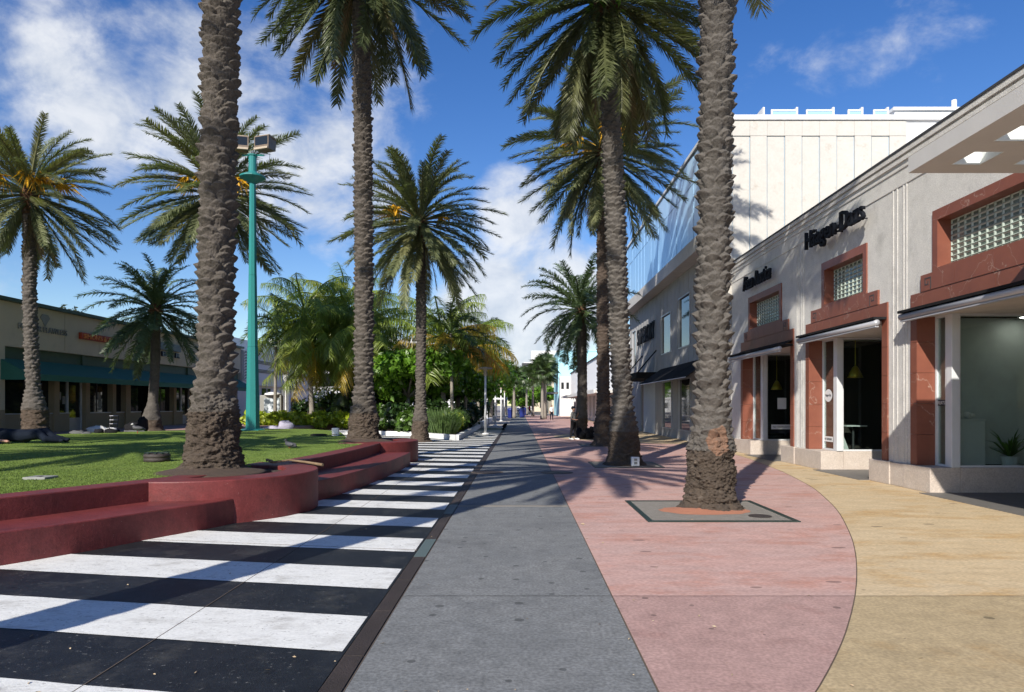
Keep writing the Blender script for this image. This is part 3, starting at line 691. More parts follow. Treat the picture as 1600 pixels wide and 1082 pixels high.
palm('palm out of view left of the lawn, throwing streaks over the turf', -13.6, 7.5, .5, 9.5, (0, 0, 0), seed=13, segs=24, step=.1, cr=3.3, amp=.04, group='date palms behind the lawn', nf=60)
palm('third palm out of view left of the lawn, near the camera', -15.2, 3.4, .5, 9.6, (0, 0, 0), seed=15, segs=24, step=.1, cr=3.4, amp=.04, group='date palms behind the lawn', nf=60)
palm('second palm out of view left of the lawn by the buildings', -17.8, 13.0, .5, 8.5, (0, 0, 0), seed=14, segs=24, step=.1, cr=3.2, amp=.04, group='date palms behind the lawn', nf=60)
# slender palms of the planting bed
def slim_trunk(H, r, lean, bark, seed):
    mb = MB(); n = 16; rr = []; pp = []
    for i in range(n + 1):
        t = i / n; pp.append((lean[0] * t ** 1.5, lean[1] * t, H * t)); rr.append(r * (1.35 - .6 * t) + (.06 * math.exp(-t * 14)))
    mb.tube(pp, rr, 10); return mb.mesh('trunk', bark, True)
def coco(label, x, y, z0, H, lean, cr, kind='coco_leaf', nf=30, yellow=0, r=.12, seed=0, elo=-55, bark='smooth_bark', name='coconut_palm', group='slender palms in the planting bed'):
    return palm(label, x, y, z0, H, (lean[0], lean[1], 0), kind, cr, nf, rt=r * .8, seed=seed, elo=elo, ehi=82, group=group, trunk=slim_trunk(H, r, lean, bark, seed), name=name, yellow=yellow, top_boots=0)
coco('green coconut palm with leaning pale trunk behind the lime hedge', -12.9, 43, .3, 7.0, (-.5, 0), 4.1, seed=21, nf=40, yellow=.06)
coco('coconut palm behind the leaning one with orange husk on its trunk', -11.8, 47, .3, 7.6, (-.2, 0), 4.4, seed=22, nf=40, yellow=.04, r=.16)
coco('slim palm with straight pale trunk beside the turquoise mast', -15.4, 43.5, .3, 6.6, (.1, 0), 2.7, 'adonidia_leaf', 16, seed=23, r=.085, elo=-25, name='slim_palm')
coco('yellow coconut palm with orange drooping fronds behind the zebra palm', -4.75, 43, .2, 5.6, (-.05, 0), 4.2, seed=24, nf=34, yellow=.34, r=.13, elo=-12)
coco('slim dark fronded palm before the yellow coconut palm', -3.95, 40.5, .2, 5.7, (-.1, 0), 2.5, 'adonidia_leaf', 18, seed=25, r=.085, elo=-30, name='slim_palm')
coco('small palm right of the yellow coconut palm over the green trees', -3.6, 60, .2, 7.2, (.1, 0), 3.2, 'adonidia_leaf', 20, seed=26, r=.1, elo=-35, name='slim_palm')
coco('full green coconut palm left of the second planter palm', -9.9, 42.6, .2, 6.2, (.2, 0), 3.9, seed=31, nf=38, yellow=.06, r=.12)
coco('low green coconut palm before the deco building', -14.0, 46.0, .2, 5.4, (.3, 0), 3.6, seed=32, nf=34, yellow=.05, r=.11)
coco('second yellow coconut palm peeping right behind the first one', -3.9, 49, .2, 5.6, (.3, 0), 3.7, seed=27, nf=22, yellow=.35, r=.11, elo=-12)
coco('broad coconut palm in the middle of the green bed', -11.4, 45, .2, 6.3, (.4, 0), 3.9, seed=29, nf=38, yellow=.0, r=.13)
mb = MB(); pp = []; rr = []
for i in range(17):
    t = i / 16; pp.append((-11.9 + .06 * math.sin(9 * t), 46.3, 3.1 + 3.3 * t)); rr.append(.26 + .09 * math.sin(t * 23) * .5 + .03 * math.sin(t * 41))
mb.tube(pp, rr, 12); tag(mb.build('hanging_dead_fronds', 'orange_husk', smooth=True), 'orange skirt of dead fronds hanging on a coconut palm trunk', 'dead fronds')
# far sabal palms
FANS = [fan_mesh(i, 'adonidia_leaf') for i in range(4)]
FANS2 = [fan_mesh(i, 'canary_leaf') for i in range(4)]
def sabal(label, x, y, H, cr, seed, r=.17, bark='smooth_bark'):
    rg = random.Random(seed); t = thing('sabal_palm', (x, y, 0), label, 'palm tree', 'fan palms far down the street')
    link('trunk', slim_trunk(H, r, (0, 0), bark, seed), t)
    for i in range(46):
        q = i / 46; e = 80 - 125 * q; o = link('fan_leaf', (FANS if i % 2 else FANS2)[rg.randrange(4)], t); az = i * 2.4 + rg.uniform(-.3, .3); s = cr * rg.uniform(.85, 1.15)
        o.location = (0, 0, H - .25 * q); o.rotation_euler = (rg.uniform(-.4, .4), -R(e), az); o.scale = (s, s, s)
for i, (x, y, H, cr, l) in enumerate(((-.75, 92, 5.4, 1.9, 'fan palm by the blue bins in the middle of the far street'), (2.75, 84, 5.6, 2.2, 'nearest fan palm on the right of the far street'), (3.15, 87, 6.2, 2.3, 'fan palm right behind the nearest far one'),
                                 (2.0, 105, 6.2, 2.2, 'third fan palm on the right of the far street'), (1.2, 120, 5.8, 2.3, 'fourth fan palm further down the far street'), (4.2, 112, 8.0, 2.4, 'taller fan palm before the white tower'),
                                 (-1.4, 130, 7.0, 2.6, 'fan palm far left at the end of the street'), (.7, 150, 7.5, 3, 'fan palm near the end of the street'))):
    sabal(l, x, y, H, cr, 40 + i)

# ------------------------------------------------------------------ broadleaf trees and shrubs
def leaf_cloud(blobs, n, size, seed, flat=.5, asp=1.7):
    rg = np.random.default_rng(seed); V = []; b = np.array(blobs, dtype=float); vol = b[:, 3] * b[:, 4] * b[:, 5]; idx = rg.choice(len(b), n, p=vol / vol.sum())
    d = rg.normal(size=(n, 3)); d /= np.linalg.norm(d, axis=1)[:, None]; rad = rg.random(n) ** .28
    bump = 1 + .22 * np.sin(d[:, 0] * 7 + idx) * np.sin(d[:, 1] * 6 + idx * 2) + .16 * np.sin(d[:, 2] * 11 + idx)
    P = b[idx, :3] + d * (rad * bump)[:, None] * b[idx, 3:6]
    nr = d * .8 + rg.normal(size=(n, 3)) * flat + np.array([0, 0, .35]); nr /= np.linalg.norm(nr, axis=1)[:, None]
    a = np.cross(nr, rg.normal(size=(n, 3))); a /= np.linalg.norm(a, axis=1)[:, None]; c = np.cross(nr, a)
    s = size * (.6 + .7 * rg.random(n))[:, None]
    q = np.stack([P - a * s * asp * .5, P + c * s * .42 + nr * s * .12, P + a * s * asp * .5, P - c * s * .42 + nr * s * .12], 1).reshape(-1, 3)
    F = np.arange(4 * n).reshape(-1, 4); return q, F
def tree(label, x, y, z0, H, r, seed, leaf='tree_leaf', n=5200, size=.24, trunk_r=.16, nb=9, group='green trees along the median', name='shade_tree', squash=.72, low=.45):
    rg = random.Random(seed); t = thing(name, (x, y, z0), label, 'tree', group)
    mb = MB(); base = (0, 0, 0); fork = Vector((rg.uniform(-.2, .2), rg.uniform(-.2, .2), H * .38)); mb.tube([base, fork * .5, fork], [trunk_r * 1.3, trunk_r, trunk_r * .85], 9); blobs = []
    for i in range(nb):
        a = 2 * PI * i / nb + rg.uniform(-.4, .4); rr = r * rg.uniform(.3, .78) if i else 0; c = Vector((math.cos(a) * rr, math.sin(a) * rr, H * rg.uniform(low, .86)))
        mb.tube([fork, fork.lerp(c, .5) + Vector((0, 0, .15)), c], [trunk_r * .6, trunk_r * .35, trunk_r * .12], 6); br = r * rg.uniform(.34, .52)
        blobs.append((c.x, c.y, c.z, br, br, br * squash))
    mb.build('trunk', 'smooth_bark', t, True, local=True)
    V, F = leaf_cloud(blobs, n, size, seed); link('crown', np_mesh('crown', V, F, leaf, False), t)
    return t
tree('bright green broadleaf tree behind the second planter palm', -6.7, 42.0, .2, 5.0, 2.9, 51, n=9000)
tree('green broadleaf tree directly behind the yellow coconut palm', -4.6, 50, .2, 5.6, 2.9, 52, n=7000)
tree('green tree above the nearest white lamp post', -4.0, 62, 0, 6.6, 3.6, 53, n=7000)
tree('green tree reaching right above the second white lamp post', -3.2, 76, 0, 6.6, 3.6, 54, n=6000, size=.3)
tree('dense darker tree behind the leaning coconut palm', -11.2, 52, .2, 5.0, 3.4, 55, 'tree_leaf_dark', 7000)
tree('leafy green tree between the coconut palms', -9.4, 47, .2, 4.6, 2.6, 68, n=6000)
tree('dark tree filling the bed behind the bright green tree', -8.6, 56, .2, 6.0, 3.8, 56, 'tree_leaf_dark', 7000)
tree('pale green tree left of the far fan palms', -3.6, 100, 0, 7.4, 4.0, 57, n=5000, size=.36)
tree('olive tree clump at the end of the street', -2.6, 128, 0, 7.8, 4.6, 58, 'tree_leaf_dark', 5000, .42)
tree('round green tree between bins and walkers', 1.2, 142, 0, 5.0, 2.8, 59, n=3000, size=.36)
tree('green tree on the right before the cream house', 4.6, 128, 0, 6.0, 2.4, 65, n=3000, size=.34)
tree('green tree at the middle of the vanishing street', 2.6, 168, 0, 8.0, 4.2, 66, n=3500, size=.45)
tree('dark green tree at the very end of the street', -1.0, 190, 0, 8.5, 4.5, 67, 'tree_leaf_dark', 3500, .5)
tree('dark tree closing the far left side', -6.5, 150, 0, 10, 6.5, 60, 'tree_leaf_dark', 5000, .55)
tree('dark tree low behind the second lamp post', -6.0, 84, 0, 6.0, 3.6, 61, 'tree_leaf_dark', 5000, .32)
tree('wispy grey green tree behind the beige building roof', -40.0, 60, 0, 10.9, 2.4, 62, 'pine_leaf', 1500, .26, nb=11, group='trees behind the left buildings', squash=.6, low=.6)
tree('low dark tree top behind the beige roof by the short palm', -32.0, 60, 0, 8.6, 2.6, 63, 'pine_leaf', 1500, .3, nb=8, group='trees behind the left buildings', low=.6)
tree('trees behind the white deco building', -28, 74, 0, 9, 4, 64, 'tree_leaf_dark', 3500, .35, group='trees behind the left buildings')
def shrub(label, x, y, z0, rx, ry, h, leaf, n, size, seed, group, asp=1.7):
    t = thing('shrub', (x, y, z0), label, 'shrub', group); rg = random.Random(seed)
    blobs = [(rg.uniform(-.5, .5) * rx, rg.uniform(-.5, .5) * ry, h * rg.uniform(.45, .62), rx * .55, ry * .55, h * .42) for _ in range(6)]
    V, F = leaf_cloud(blobs, n, size, seed, .8, asp); V[:, 2] = np.maximum(V[:, 2], .01); link('foliage', np_mesh('foliage', V, F, leaf, False), t)
    mb = MB()
    for b in blobs: mb.tube([(b[0] * .3, b[1] * .3, 0), (b[0], b[1], b[2])], [.02, .008], 5)
    mb.build('stem', 'smooth_bark', t, local=True)
lime = ['left end of the lime green hedge, beside the turquoise mast', 'lime green hedge shrub left of the poster kiosk', 'lime green hedge shrub before the poster kiosk', 'lime green hedge shrub just right of the poster kiosk', 'lime green hedge shrub at the leaning coconut trunk', 'right end of the lime green hedge']
for i in range(6):
    shrub(lime[i], -15.6 + 1.25 * i, 41.2 + .25 * math.sin(i * 2), .3, .95, .7, 1.0, 'lime_leaf', 900, .2, 70 + i, 'lime hedge behind the lawn')
for i, (x, y, rx, h, lf, l) in enumerate(((-8.2, 41, 1.1, 1.5, 'shrub_leaf', 'leafy green bush right of the lime hedge'), (-6.9, 40, 1.1, 1.7, 'dark_shrub_leaf', 'dark leafy bush left of the second planter palm'), (-9.6, 43.5, 1.5, 2.2, 'dark_shrub_leaf', 'tall dark shrub behind the leafy green bush'),
        (-5.9, 38.6, 1.1, 1.3, 'shrub_leaf', 'green bush beside the zebra palm on its left'), (-5.2, 41, 1.3, 2.0, 'dark_shrub_leaf', 'tall dark shrub behind the zebra palm'), (-3.85, 39.0, .8, 1.1, 'lime_leaf', 'yellow green bush at the white kerb corner bed'),
        (-3.7, 42.5, .8, 1.2, 'shrub_leaf', 'green bush along the white kerb behind the yellow green one'), (-3.8, 46, .9, 1.4, 'dark_shrub_leaf', 'dark bush further along the white kerb'), (-12.5, 46, 1.8, 2.4, 'dark_shrub_leaf', 'big dark shrub behind the lime hedge'),
        (-14.6, 47, 1.3, 1.8, 'dark_shrub_leaf', 'dark shrub behind the poster kiosk'), (-4.2, 55, 1.2, 1.8, 'dark_shrub_leaf', 'dark shrub under the median trees'), (-4, 66, 1.2, 2.2, 'dark_shrub_leaf', 'dark hedge shrub beyond the nearest lamp post'), (-4, 78, 1.4, 2.4, 'dark_shrub_leaf', 'dark hedge shrub beyond the second lamp post'))):
    shrub(l, x, y, .15, rx, rx, h, lf, 1300, .2, 90 + i, 'shrubs in the planting bed')
def reed(label, x, y, z0, n, h, seed, spread=.6):
    t = thing('reed_clump', (x, y, z0), label, 'plant', 'tufted plants in the planting bed'); mb = MB(); rg = random.Random(seed)
    for i in range(n):
        a = rg.uniform(0, 2 * PI); r = spread * math.sqrt(rg.random()); p = Vector((r * math.cos(a), r * math.sin(a), 0)); d = Vector((math.cos(a) * rg.uniform(.1, .6), math.sin(a) * rg.uniform(.1, .6), rg.uniform(.6, 1.05))) * h; w = Vector((-math.sin(a), math.cos(a), 0)) * .022
        mb.add([p - w * .5, p + w * .5, p + d * .6 + w, p + d * .6 - w, p + d + Vector((d.x, d.y, 0)) * .4], [(0, 1, 2, 3), (3, 2, 4)])
    mb.build('blades', 'reed_leaf', t, local=True)
reed('pale feathery bush in the kerbed bed right of the zebra palm', -4.15, 37.2, .15, 700, 1.35, 5, .75)
reed('second pale feathery bush deeper in the kerbed bed', -4.6, 39.4, .15, 500, 1.5, 6, .7)
for (x, y, s, l) in ((-9.6, 42.4, 1, 'fan leaved plant with pale leaves by the leaning coconut trunk'), (-11.0, 43.6, 1.5, 'dark fan leaved palmetto behind the leaning coconut trunk')):
    t = thing('palmetto', (x, y, .2), l, 'plant', 'palmettos in the planting bed'); rg = random.Random(int(-x * 10))
    for i in range(16):
        o = link('fan_leaf', FANS2[i % 4], t); o.location = (0, 0, .4 * s); o.rotation_euler = (rg.uniform(-.3, .3), -R(rg.uniform(0, 70)), i * 2.4); q = s * rg.uniform(.9, 1.3); o.scale = (q, q, q)
    MB().tube([(0, 0, 0), (0, 0, .45 * s)], [.1, .08], 8).build('stem', 'smooth_bark', t, local=True)
# planting bed soil and its white kerb
bed = [(-3.15, 33.7), (-3.15, 52), (-16.5, 52), (-16.5, 41), (-9.2, 40.0), (-5.7, 37.8)]
struct(MB().prism(bed, -.02, .15).build('planting_bed', 'soil'))
kerb = thing('white_planting_kerb', (-3.15, 33.6, 0), 'low white painted kerb bounding the green planting bed', 'kerb')
kp = [(-14.5, 40.6), (-9.2, 39.95), (-5.7, 37.7), (-3.05, 33.5), (-3.05, 52)]
def seg_blocks(a, b, n, h, w, parent, name, m):
    a = Vector(a); b = Vector(b); d = (b - a) / n; u = d.normalized(); s = Vector((-u.y, u.x)) * w / 2
    for i in range(n):
        p = a + d * i + u * .008; q = a + d * (i + 1) - u * .008
        MB().prism([p + s, p - s, q - s, q + s], -.02, h + .006 * (i % 3)).build(name, m, parent)
for i in range(4): seg_blocks(kp[i], kp[i + 1], max(2, int((Vector(kp[i]) - Vector(kp[i + 1])).length / 1.5)), .24, .2, kerb, 'kerb_block', 'white_wall')
for i, (y, l) in enumerate(((55, 'low white planter wall beyond the nearest lamp post'), (66, 'low white planter wall beyond the second lamp post'), (80, 'low white planter wall under the median trees'))):
    t = thing('white_planter_wall', (-3.3, y, 0), l, 'planter', 'low white walls along the median')
    MB().box(-6.5, -2.9, y, y + .3, 0, .4).build('front', 'white_wall', t); MB().box(-3.2, -2.9, y + .31, y + 8, 0, .4).build('side', 'white_wall', t)

# ------------------------------------------------------------------ right hand corner building with three storefronts
WX = 7.95
B1 = thing('stucco_storefront_building', (WX, 18, 0), 'grey stucco shop building with red marble framed storefronts on the right', 'building')
FRONTS = [dict(Y0=9.0, Y1=14.0, g0=9.9, g1=13.1), dict(Y0=14.89, Y1=19.14, g0=15.95, g1=17.98), dict(Y0=20.0, Y1=24.75, g0=21.1, g1=23.8)]
TOP = 6.87
# wall built round its openings
wl = MB()
ycuts = [6.0, 9.0, 14.0, 14.89, 19.14, 20.0, 24.75, 25.9]
for a, b in ((6.0, 9.0), (14.0, 14.89), (19.14, 20.0), (24.75, 25.9)): wl.box(WX, WX + .4, a, b, .48, TOP)
for f in FRONTS:
    a, b, g0, g1 = f['Y0'], f['Y1'], f['g0'], f['g1']
    wl.box(WX, WX + .4, a, b, 5.30, TOP); wl.box(WX, WX + .4, a, b, 3.58, 4.26)
    wl.box(WX, WX + .4, a, g0 - .08, 4.26, 5.30); wl.box(WX, WX + .4, g1 + .08, b, 4.26, 5.30)
wl.build('wall', 'stucco', B1)
MB().box(WX + .4, 22, 25.5, 25.9, 0, TOP - .05).build('end_wall', 'stucco', B1)
MB().box(WX + .4, 22, 6.0, 25.5, 6.2, 6.4).build('roof', 'concrete_slab', B1)
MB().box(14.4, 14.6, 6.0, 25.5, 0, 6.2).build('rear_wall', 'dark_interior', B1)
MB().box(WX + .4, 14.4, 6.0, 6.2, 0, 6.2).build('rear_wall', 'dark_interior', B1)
for z, h, p in ((TOP, .10, .06), (TOP - .13, .08, .04), (TOP - .27, .04, .022), (TOP - .62, .035, .018)):
    MB().box(WX - p, WX + (.42 if z == TOP else 0), 6.0, 25.93, z, z + h).build('cornice_moulding', 'stucco', B1)
MB().box(WX - .075, WX + .44, 6.0, 25.94, TOP + .103, TOP + .15).build('roof_flashing', 'deco_dark', B1)
for a in (14.17, 14.28, 14.52, 14.68): MB().box(WX - .014, WX - .001, a, a + .05, .49, TOP - .62).build('pilaster_rib', 'stucco', B1, bevel=.008)
for a in (19.32, 19.45, 19.66, 19.78): MB().box(WX - .014, WX - .001, a, a + .05, .49, TOP - .62).build('pilaster_rib', 'stucco', B1, bevel=.008)
BLK = None
def glass_block_mesh(w, h):
    mb = MB(); t = .016
    mb.box(-.05, 0, -w / 2, w / 2, -h / 2, h / 2)
    return mb
def storefront(k, f):
    a, b, g0, g1 = f['Y0'], f['Y1'], f['g0'], f['g1']
    # marble surround, stepped
    RX = WX - .035
    J = .22
    for (ya, yb, nm) in ((a, a + J, 'jamb'), (b - J, b, 'jamb')):
        n = 5; z0, z1 = .49, 3.56
        for i in range(n): MB().box(RX, WX + .42, ya, yb, z0 + (z1 - z0) * i / n + .003, z0 + (z1 - z0) * (i + 1) / n - .003).build('marble_slab', 'red_marble', B1)
    n = 4
    for i in range(n):
        ya = a + (b - a) * i / n; yb = a + (b - a) * (i + 1) / n; MB().box(RX, WX + .001, ya + .003, yb - .003, 3.56, 3.91).build('marble_slab', 'red_marble', B1)
        ya = a + .37 + (b - a - .74) * i / n; yb = a + .37 + (b - a - .74) * (i + 1) / n; MB().box(RX - .012, WX + .001, ya + .003, yb - .003, 3.913, 4.235).build('marble_slab', 'red_marble', B1)
    # frame of the glass block window
    F = .16
    MB().box(RX, WX + .33, g0 - F, g0, 4.237, 5.40).build('window_frame', 'red_marble', B1); MB().box(RX, WX + .33, g1, g1 + F, 4.237, 5.40).build('window_frame', 'red_marble', B1)
    MB().box(RX - .002, WX + .33, g0 + .002, g1 - .002, 5.20, 5.40).build('window_frame', 'red_marble', B1); MB().box(RX, WX + .33, g0 + .002, g1 - .002, 4.237, 4.30).build('window_frame', 'red_marble', B1)
    nc = max(4, int(round((g1 - g0) / .2))); nr = 5; nr = 9
    w = (g1 - g0) / nc; h = .9 / nr
    win = MB().box(WX + .25, WX + .31, g0, g1, 4.30, 5.20).build('glass_block_window', 'mortar', B1)
    me = MB().box(-.035, 0, -w / 2 + .009, w / 2 - .009, -h / 2 + .008, h / 2 - .008).mesh('glass_block', 'glass_block')
    core = MB().box(-.003, 0, -w / 2 + .045, w / 2 - .04, -h / 2 + .028, h / 2 - .034)
    me2 = me.copy(); me2.materials.append(MATS['glass_block_core'])
    # rim and sunken core in one small mesh
    mb = MB(); W2, H2 = w / 2 - .009, h / 2 - .008; w2, h2 = w / 2 - .034, h / 2 - .026
    mb.add([(-.03, -W2, -H2), (-.03, W2, -H2), (-.03, W2, H2), (-.03, -W2, H2), (-.012, -w2, -h2), (-.012, w2, -h2), (-.012, w2, h2), (-.012, -w2, h2), (0, -W2, -H2), (0, W2, -H2), (0, W2, H2), (0, -W2, H2)],
           [(0, 1, 5, 4), (1, 2, 6, 5), (2, 3, 7, 6), (3, 0, 4, 7), (4, 5, 6, 7), (0, 8, 9, 1), (1, 9, 10, 2), (2, 10, 11, 3), (3, 11, 8, 0)])
    bme = mb.mesh('glass_block', 'glass_block'); bme.materials.append(MATS['glass_block_core']); bme.polygons[4].material_index = 1
    for i in range(nc):
        for j in range(nr):
            o = link('glass_block', bme, win); o.location = Vector((WX + .249, g0 + (i + .5) * w, 4.30 + (j + .5) * h)) - wloc(win)
    # greek key ornaments cut in dark
    for yy, s in ((a + .62, -1), (b - .62, 1)):
        mb = MB(); X0, X1 = RX - .018, RX - .011
        def bar(y0, y1, z0, z1): mb.box(X0, X1, yy + s * y0, yy + s * y1, z0, z1)
        bar(-.10, -.08, 3.93, 4.16); bar(-.08, .10, 4.14, 4.16); bar(.08, .10, 4.02, 4.139); bar(-.02, .079, 4.02, 4.04); bar(-.02, 0, 4.041, 4.09)
        mb.build('key_ornament', 'deco_dark', B1)
    # awning: dark cloth strip and silver roller
    pr = [.24, .24, .42][k]; za = 3.60; zr = [3.46, 3.47, 3.34][k]
    mb = MB(); mb.add([(WX - .04, a + .03, za), (WX - .04, b - .03, za), (WX - pr, b - .03, zr + .06), (WX - pr, a + .03, zr + .06), (WX - .04, a + .03, za - .02), (WX - .04, b - .03, za - .02), (WX - pr, b - .03, zr + .04), (WX - pr, a + .03, zr + .04)],
               [(0, 1, 2, 3), (7, 6, 5, 4), (0, 3, 7, 4), (1, 5, 6, 2)])
    aw = thing('folded_awning', (WX - pr, (a + b) / 2, zr), ['silver roller awning over the near storefront with the potted plant', 'silver roller awning over the middle storefront', 'half open awning with black cloth over the far storefront'][k], 'awning', 'roller awnings of the storefronts')
    mb.build('cloth', 'black_cloth', aw)
    MB().tube([(WX - pr, a + .02, zr), (WX - pr, b - .02, zr)], .065, 14).build('roller', 'alu', aw, True)
    MB().box(WX - pr - .075, WX - .04, a + .02, b - .02, zr + .075, zr + .125).build('hood', 'black_cloth', aw)  # black strip drawn for the cloth top and the shadowed gap over the roller
    MB().box(WX - pr - .03, WX - pr + .05, a + .04, b - .04, zr - .10, zr - .068).build('front_bar', 'alu', aw, bevel=.006)
    for yy in (a + .015, b - .06): MB().lathe([(.08, -.02), (.085, 0), (.08, .02)], (0, 0, 0), 14)
    # recess: display windows either side of an entrance
    S = [.70, 1.05, 1.15][k]; S2 = [.75, .62, .75][k]; GX = WX + .36; BX = 10.2; zc = 3.45
    MB().box(WX + .02, BX, a + J + .003, b - J - .003, zc, zc + .10).build('soffit', 'soffit', B1)
    yf = b - S; yn = a + S2
    # stone base
    for (ya, yb, x1) in ((b - S - .06, b + .18, WX + .5), (a - .18, a + S2 + .06, WX + .5)):
        MB().box(WX - .09, x1, ya, yb, 0, .487).build('stone_base', 'keystone', B1, bevel=.012)
    MB().box(WX + .502, BX, yf - .06, yf + .12, 0, .485).build('stone_base', 'keystone', B1, bevel=.012)
    MB().box(WX + .502, BX, yn - .12, yn + .06, 0, .485).build('stone_base', 'keystone', B1, bevel=.012)
    MB().box(WX - .3, BX, yn + .06, yf - .06, 0, .012).build('entrance_floor', 'stone_tile', B1)
    # aluminium columns and glass
    def glaze(x0, x1, y0, y1):
        wn = MB().box(x0, x1, y0, y1, .53, zc - .045).build('shop_window', 'clear_glass', B1)
        horizontal = (x1 - x0) > (y1 - y0); e = .035
        for z0, z1 in ((.49, .53), (zc - .045, zc - .002)):
            MB().box(x0 - (0 if horizontal else e), x1 + (0 if horizontal else e), y0 - (e if horizontal else 0), y1 + (e if horizontal else 0), z0, z1).build('frame_rail', 'alu_white', wn)
        for q in (0, 1):
            if horizontal: xx = x0 + .001 if q == 0 else x1 - .05; MB().box(xx, xx + .05, y0 - e, y1 + e, .532, zc - .047).build('frame_post', 'alu_white', wn)
            else: yy = y0 + .001 if q == 0 else y1 - .05; MB().box(x0 - e, x1 + e, yy, yy + .05, .532, zc - .047).build('frame_post', 'alu_white', wn)
        return wn
    glaze(GX, GX + .012, yf + .09, b - J - .01)
    glaze(GX + .10, BX, yf, yf + .012)
    glaze(GX, GX + .012, a + J + .01, yn - .09)
    glaze(GX + .10, BX, yn - .012, yn)
    for yy in (yf, yn - .16 + .08): MB().box(GX - .05, GX + .11, yy - .09, yy + .09, .49, zc - .003).build('corner_column', 'alu_white', B1, bevel=.008)
    # entrance door wall
    MB().box(BX, BX + .06, yn + .1, yf - .1, .02, zc).build('entrance_door', 'dark_glass', B1)
    # room behind
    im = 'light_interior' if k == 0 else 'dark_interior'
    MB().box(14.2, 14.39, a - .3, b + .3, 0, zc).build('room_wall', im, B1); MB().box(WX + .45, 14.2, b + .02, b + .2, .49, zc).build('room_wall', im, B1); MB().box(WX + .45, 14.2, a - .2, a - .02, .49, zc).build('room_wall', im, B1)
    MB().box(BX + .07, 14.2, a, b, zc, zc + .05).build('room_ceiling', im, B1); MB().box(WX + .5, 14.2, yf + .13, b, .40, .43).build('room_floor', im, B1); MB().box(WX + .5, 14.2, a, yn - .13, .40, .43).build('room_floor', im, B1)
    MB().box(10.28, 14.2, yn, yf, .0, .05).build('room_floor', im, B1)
    return yf, yn
YF = [storefront(k, f) for k, f in enumerate(FRONTS)]
for a, b in ((14.19, 14.70), (19.33, 19.82), (24.95, 25.92), (6.0, 8.8)): MB().box(WX - .07, WX + .5, a, b, 0, .479).build('stone_base', 'keystone', B1, bevel=.012)
# lettering on the facade
s = thing('shop_sign', (WX - .1, 17.2, 6.1), 'dark raised ice cream shop lettering above the middle storefront', 'sign', 'raised shop signs on the stucco wall')
text('Häagen-Dazs', .5, .08, 'black_letters', s, (WX - .24, 17.05, 6.02), 'R', width=3.15, height=.60, bold=.006)
MB().box(WX - .16, WX - .13, 15.6, 18.5, 5.94, 5.98).build('mounting_rail', 'black_letters', s)
for q in (15.8, 17.0, 18.3): MB().tube([(WX - .14, q, 5.96), (WX, q, 5.96)], .015, 6).build('bracket', 'black_letters', s)
s = thing('shop_sign', (WX - .1, 22.6, 5.9), 'dark raised script lettering above the far storefront', 'sign', 'raised shop signs on the stucco wall')
text('Pizza Rustica', .4, .07, 'black_letters', s, (WX - .20, 22.65, 5.86), 'R', width=2.6, height=.48, shear=.35, bold=.004)
for q in (21.8, 23.4): MB().tube([(WX - .14, q, 5.84), (WX, q, 5.84)], .015, 6).build('bracket', 'black_letters', s)
# things in the shop windows
yf3, yn3 = YF[0]; yf2, yn2 = YF[1]; yf1, yn1 = YF[2]
def podium(label, x, y, z, w, h):
    t = thing('display_podium', (x, y, z), label, 'podium', 'podiums in the near shop'); MB().box(x - w, x + w, y - w, y + w, z, z + h).build('body', 'white_wall', t, bevel=.01); MB().box(x - w - .01, x + w + .01, y - w - .01, y + w + .01, z + h, z + h + .03).build('top', 'white_wall', t)
podium('white display podium behind the corner glass of the near shop', 9.0, 14.1, .43, .30, .95)
podium('white display podium further right in the near shop', 10.6, 15.0 - .6, .43, .3, .95)
t = thing('merchandise_heap', (9.0, 14.1, 1.41), 'heap of pale goods on the display podium', 'merchandise'); mb = MB(); rg = random.Random(3)
for i in range(7): mb.ball((8.82 + .06 * i, 14.0 + rg.uniform(-.1, .1), 1.45 + rg.uniform(0, .06)), (.07, .08, .06), 8, 6)
mb.build('goods', 'white_cloth', t)
t = thing('potted_plant', (9.75, 13.75, .43), 'spiky potted plant inside the near shop window', 'plant'); MB().lathe([(.12, 0), (.16, .22), (.165, .24), (.15, .24)], (9.75, 13.75, .43), 14).build('pot', 'white_wall', t)
mb = MB(); rg = random.Random(8)
for i in range(46):
    a = rg.uniform(0, 2 * PI); e = rg.uniform(.25, 1.3); l = rg.uniform(.4, .75); d = Vector((math.cos(a) * math.cos(e), math.sin(a) * math.cos(e) * .5, math.sin(e))) * l; p = Vector((9.75, 13.75, .66)); w = Vector((-math.sin(a), math.cos(a), .2)) * .018; mid = p + d * .6 + Vector((0, 0, .05)); tip = p + d + Vector((0, 0, -.06))
    mb.add([p - w, p + w, mid + w, mid - w, tip], [(0, 1, 2, 3), (3, 2, 4)])
mb.build('leaves', 'shrub_leaf', t)
t = thing('alarm_box', (10.95, 14.3, 2.1), 'small red alarm box on the near shop inner wall', 'alarm'); MB().box(10.9, 11.05, 13.94, 14.0, 2.05, 2.2).build('box', 'red_cloth', t)
for (x, y, z, l, r) in ((9.05, yf2 + .55, 2.55, 'yellow pendant lamp hanging inside the middle shop', .2), (9.0, yf1 + .6, 2.35, 'yellow pendant lamp hanging inside the far shop', .2)):
    t = thing('pendant_lamp', (x, y, z), l, 'lamp', 'yellow pendant lamps'); MB().lathe([(r, -.12), (r * .82, -.02), (.07, .16), (.03, .2)], (x, y, z), 18).build('shade', 'brass', t, True); MB().tube([(x, y, z + .2), (x, y, 3.44)], .008, 6).build('cord', 'brass', t)
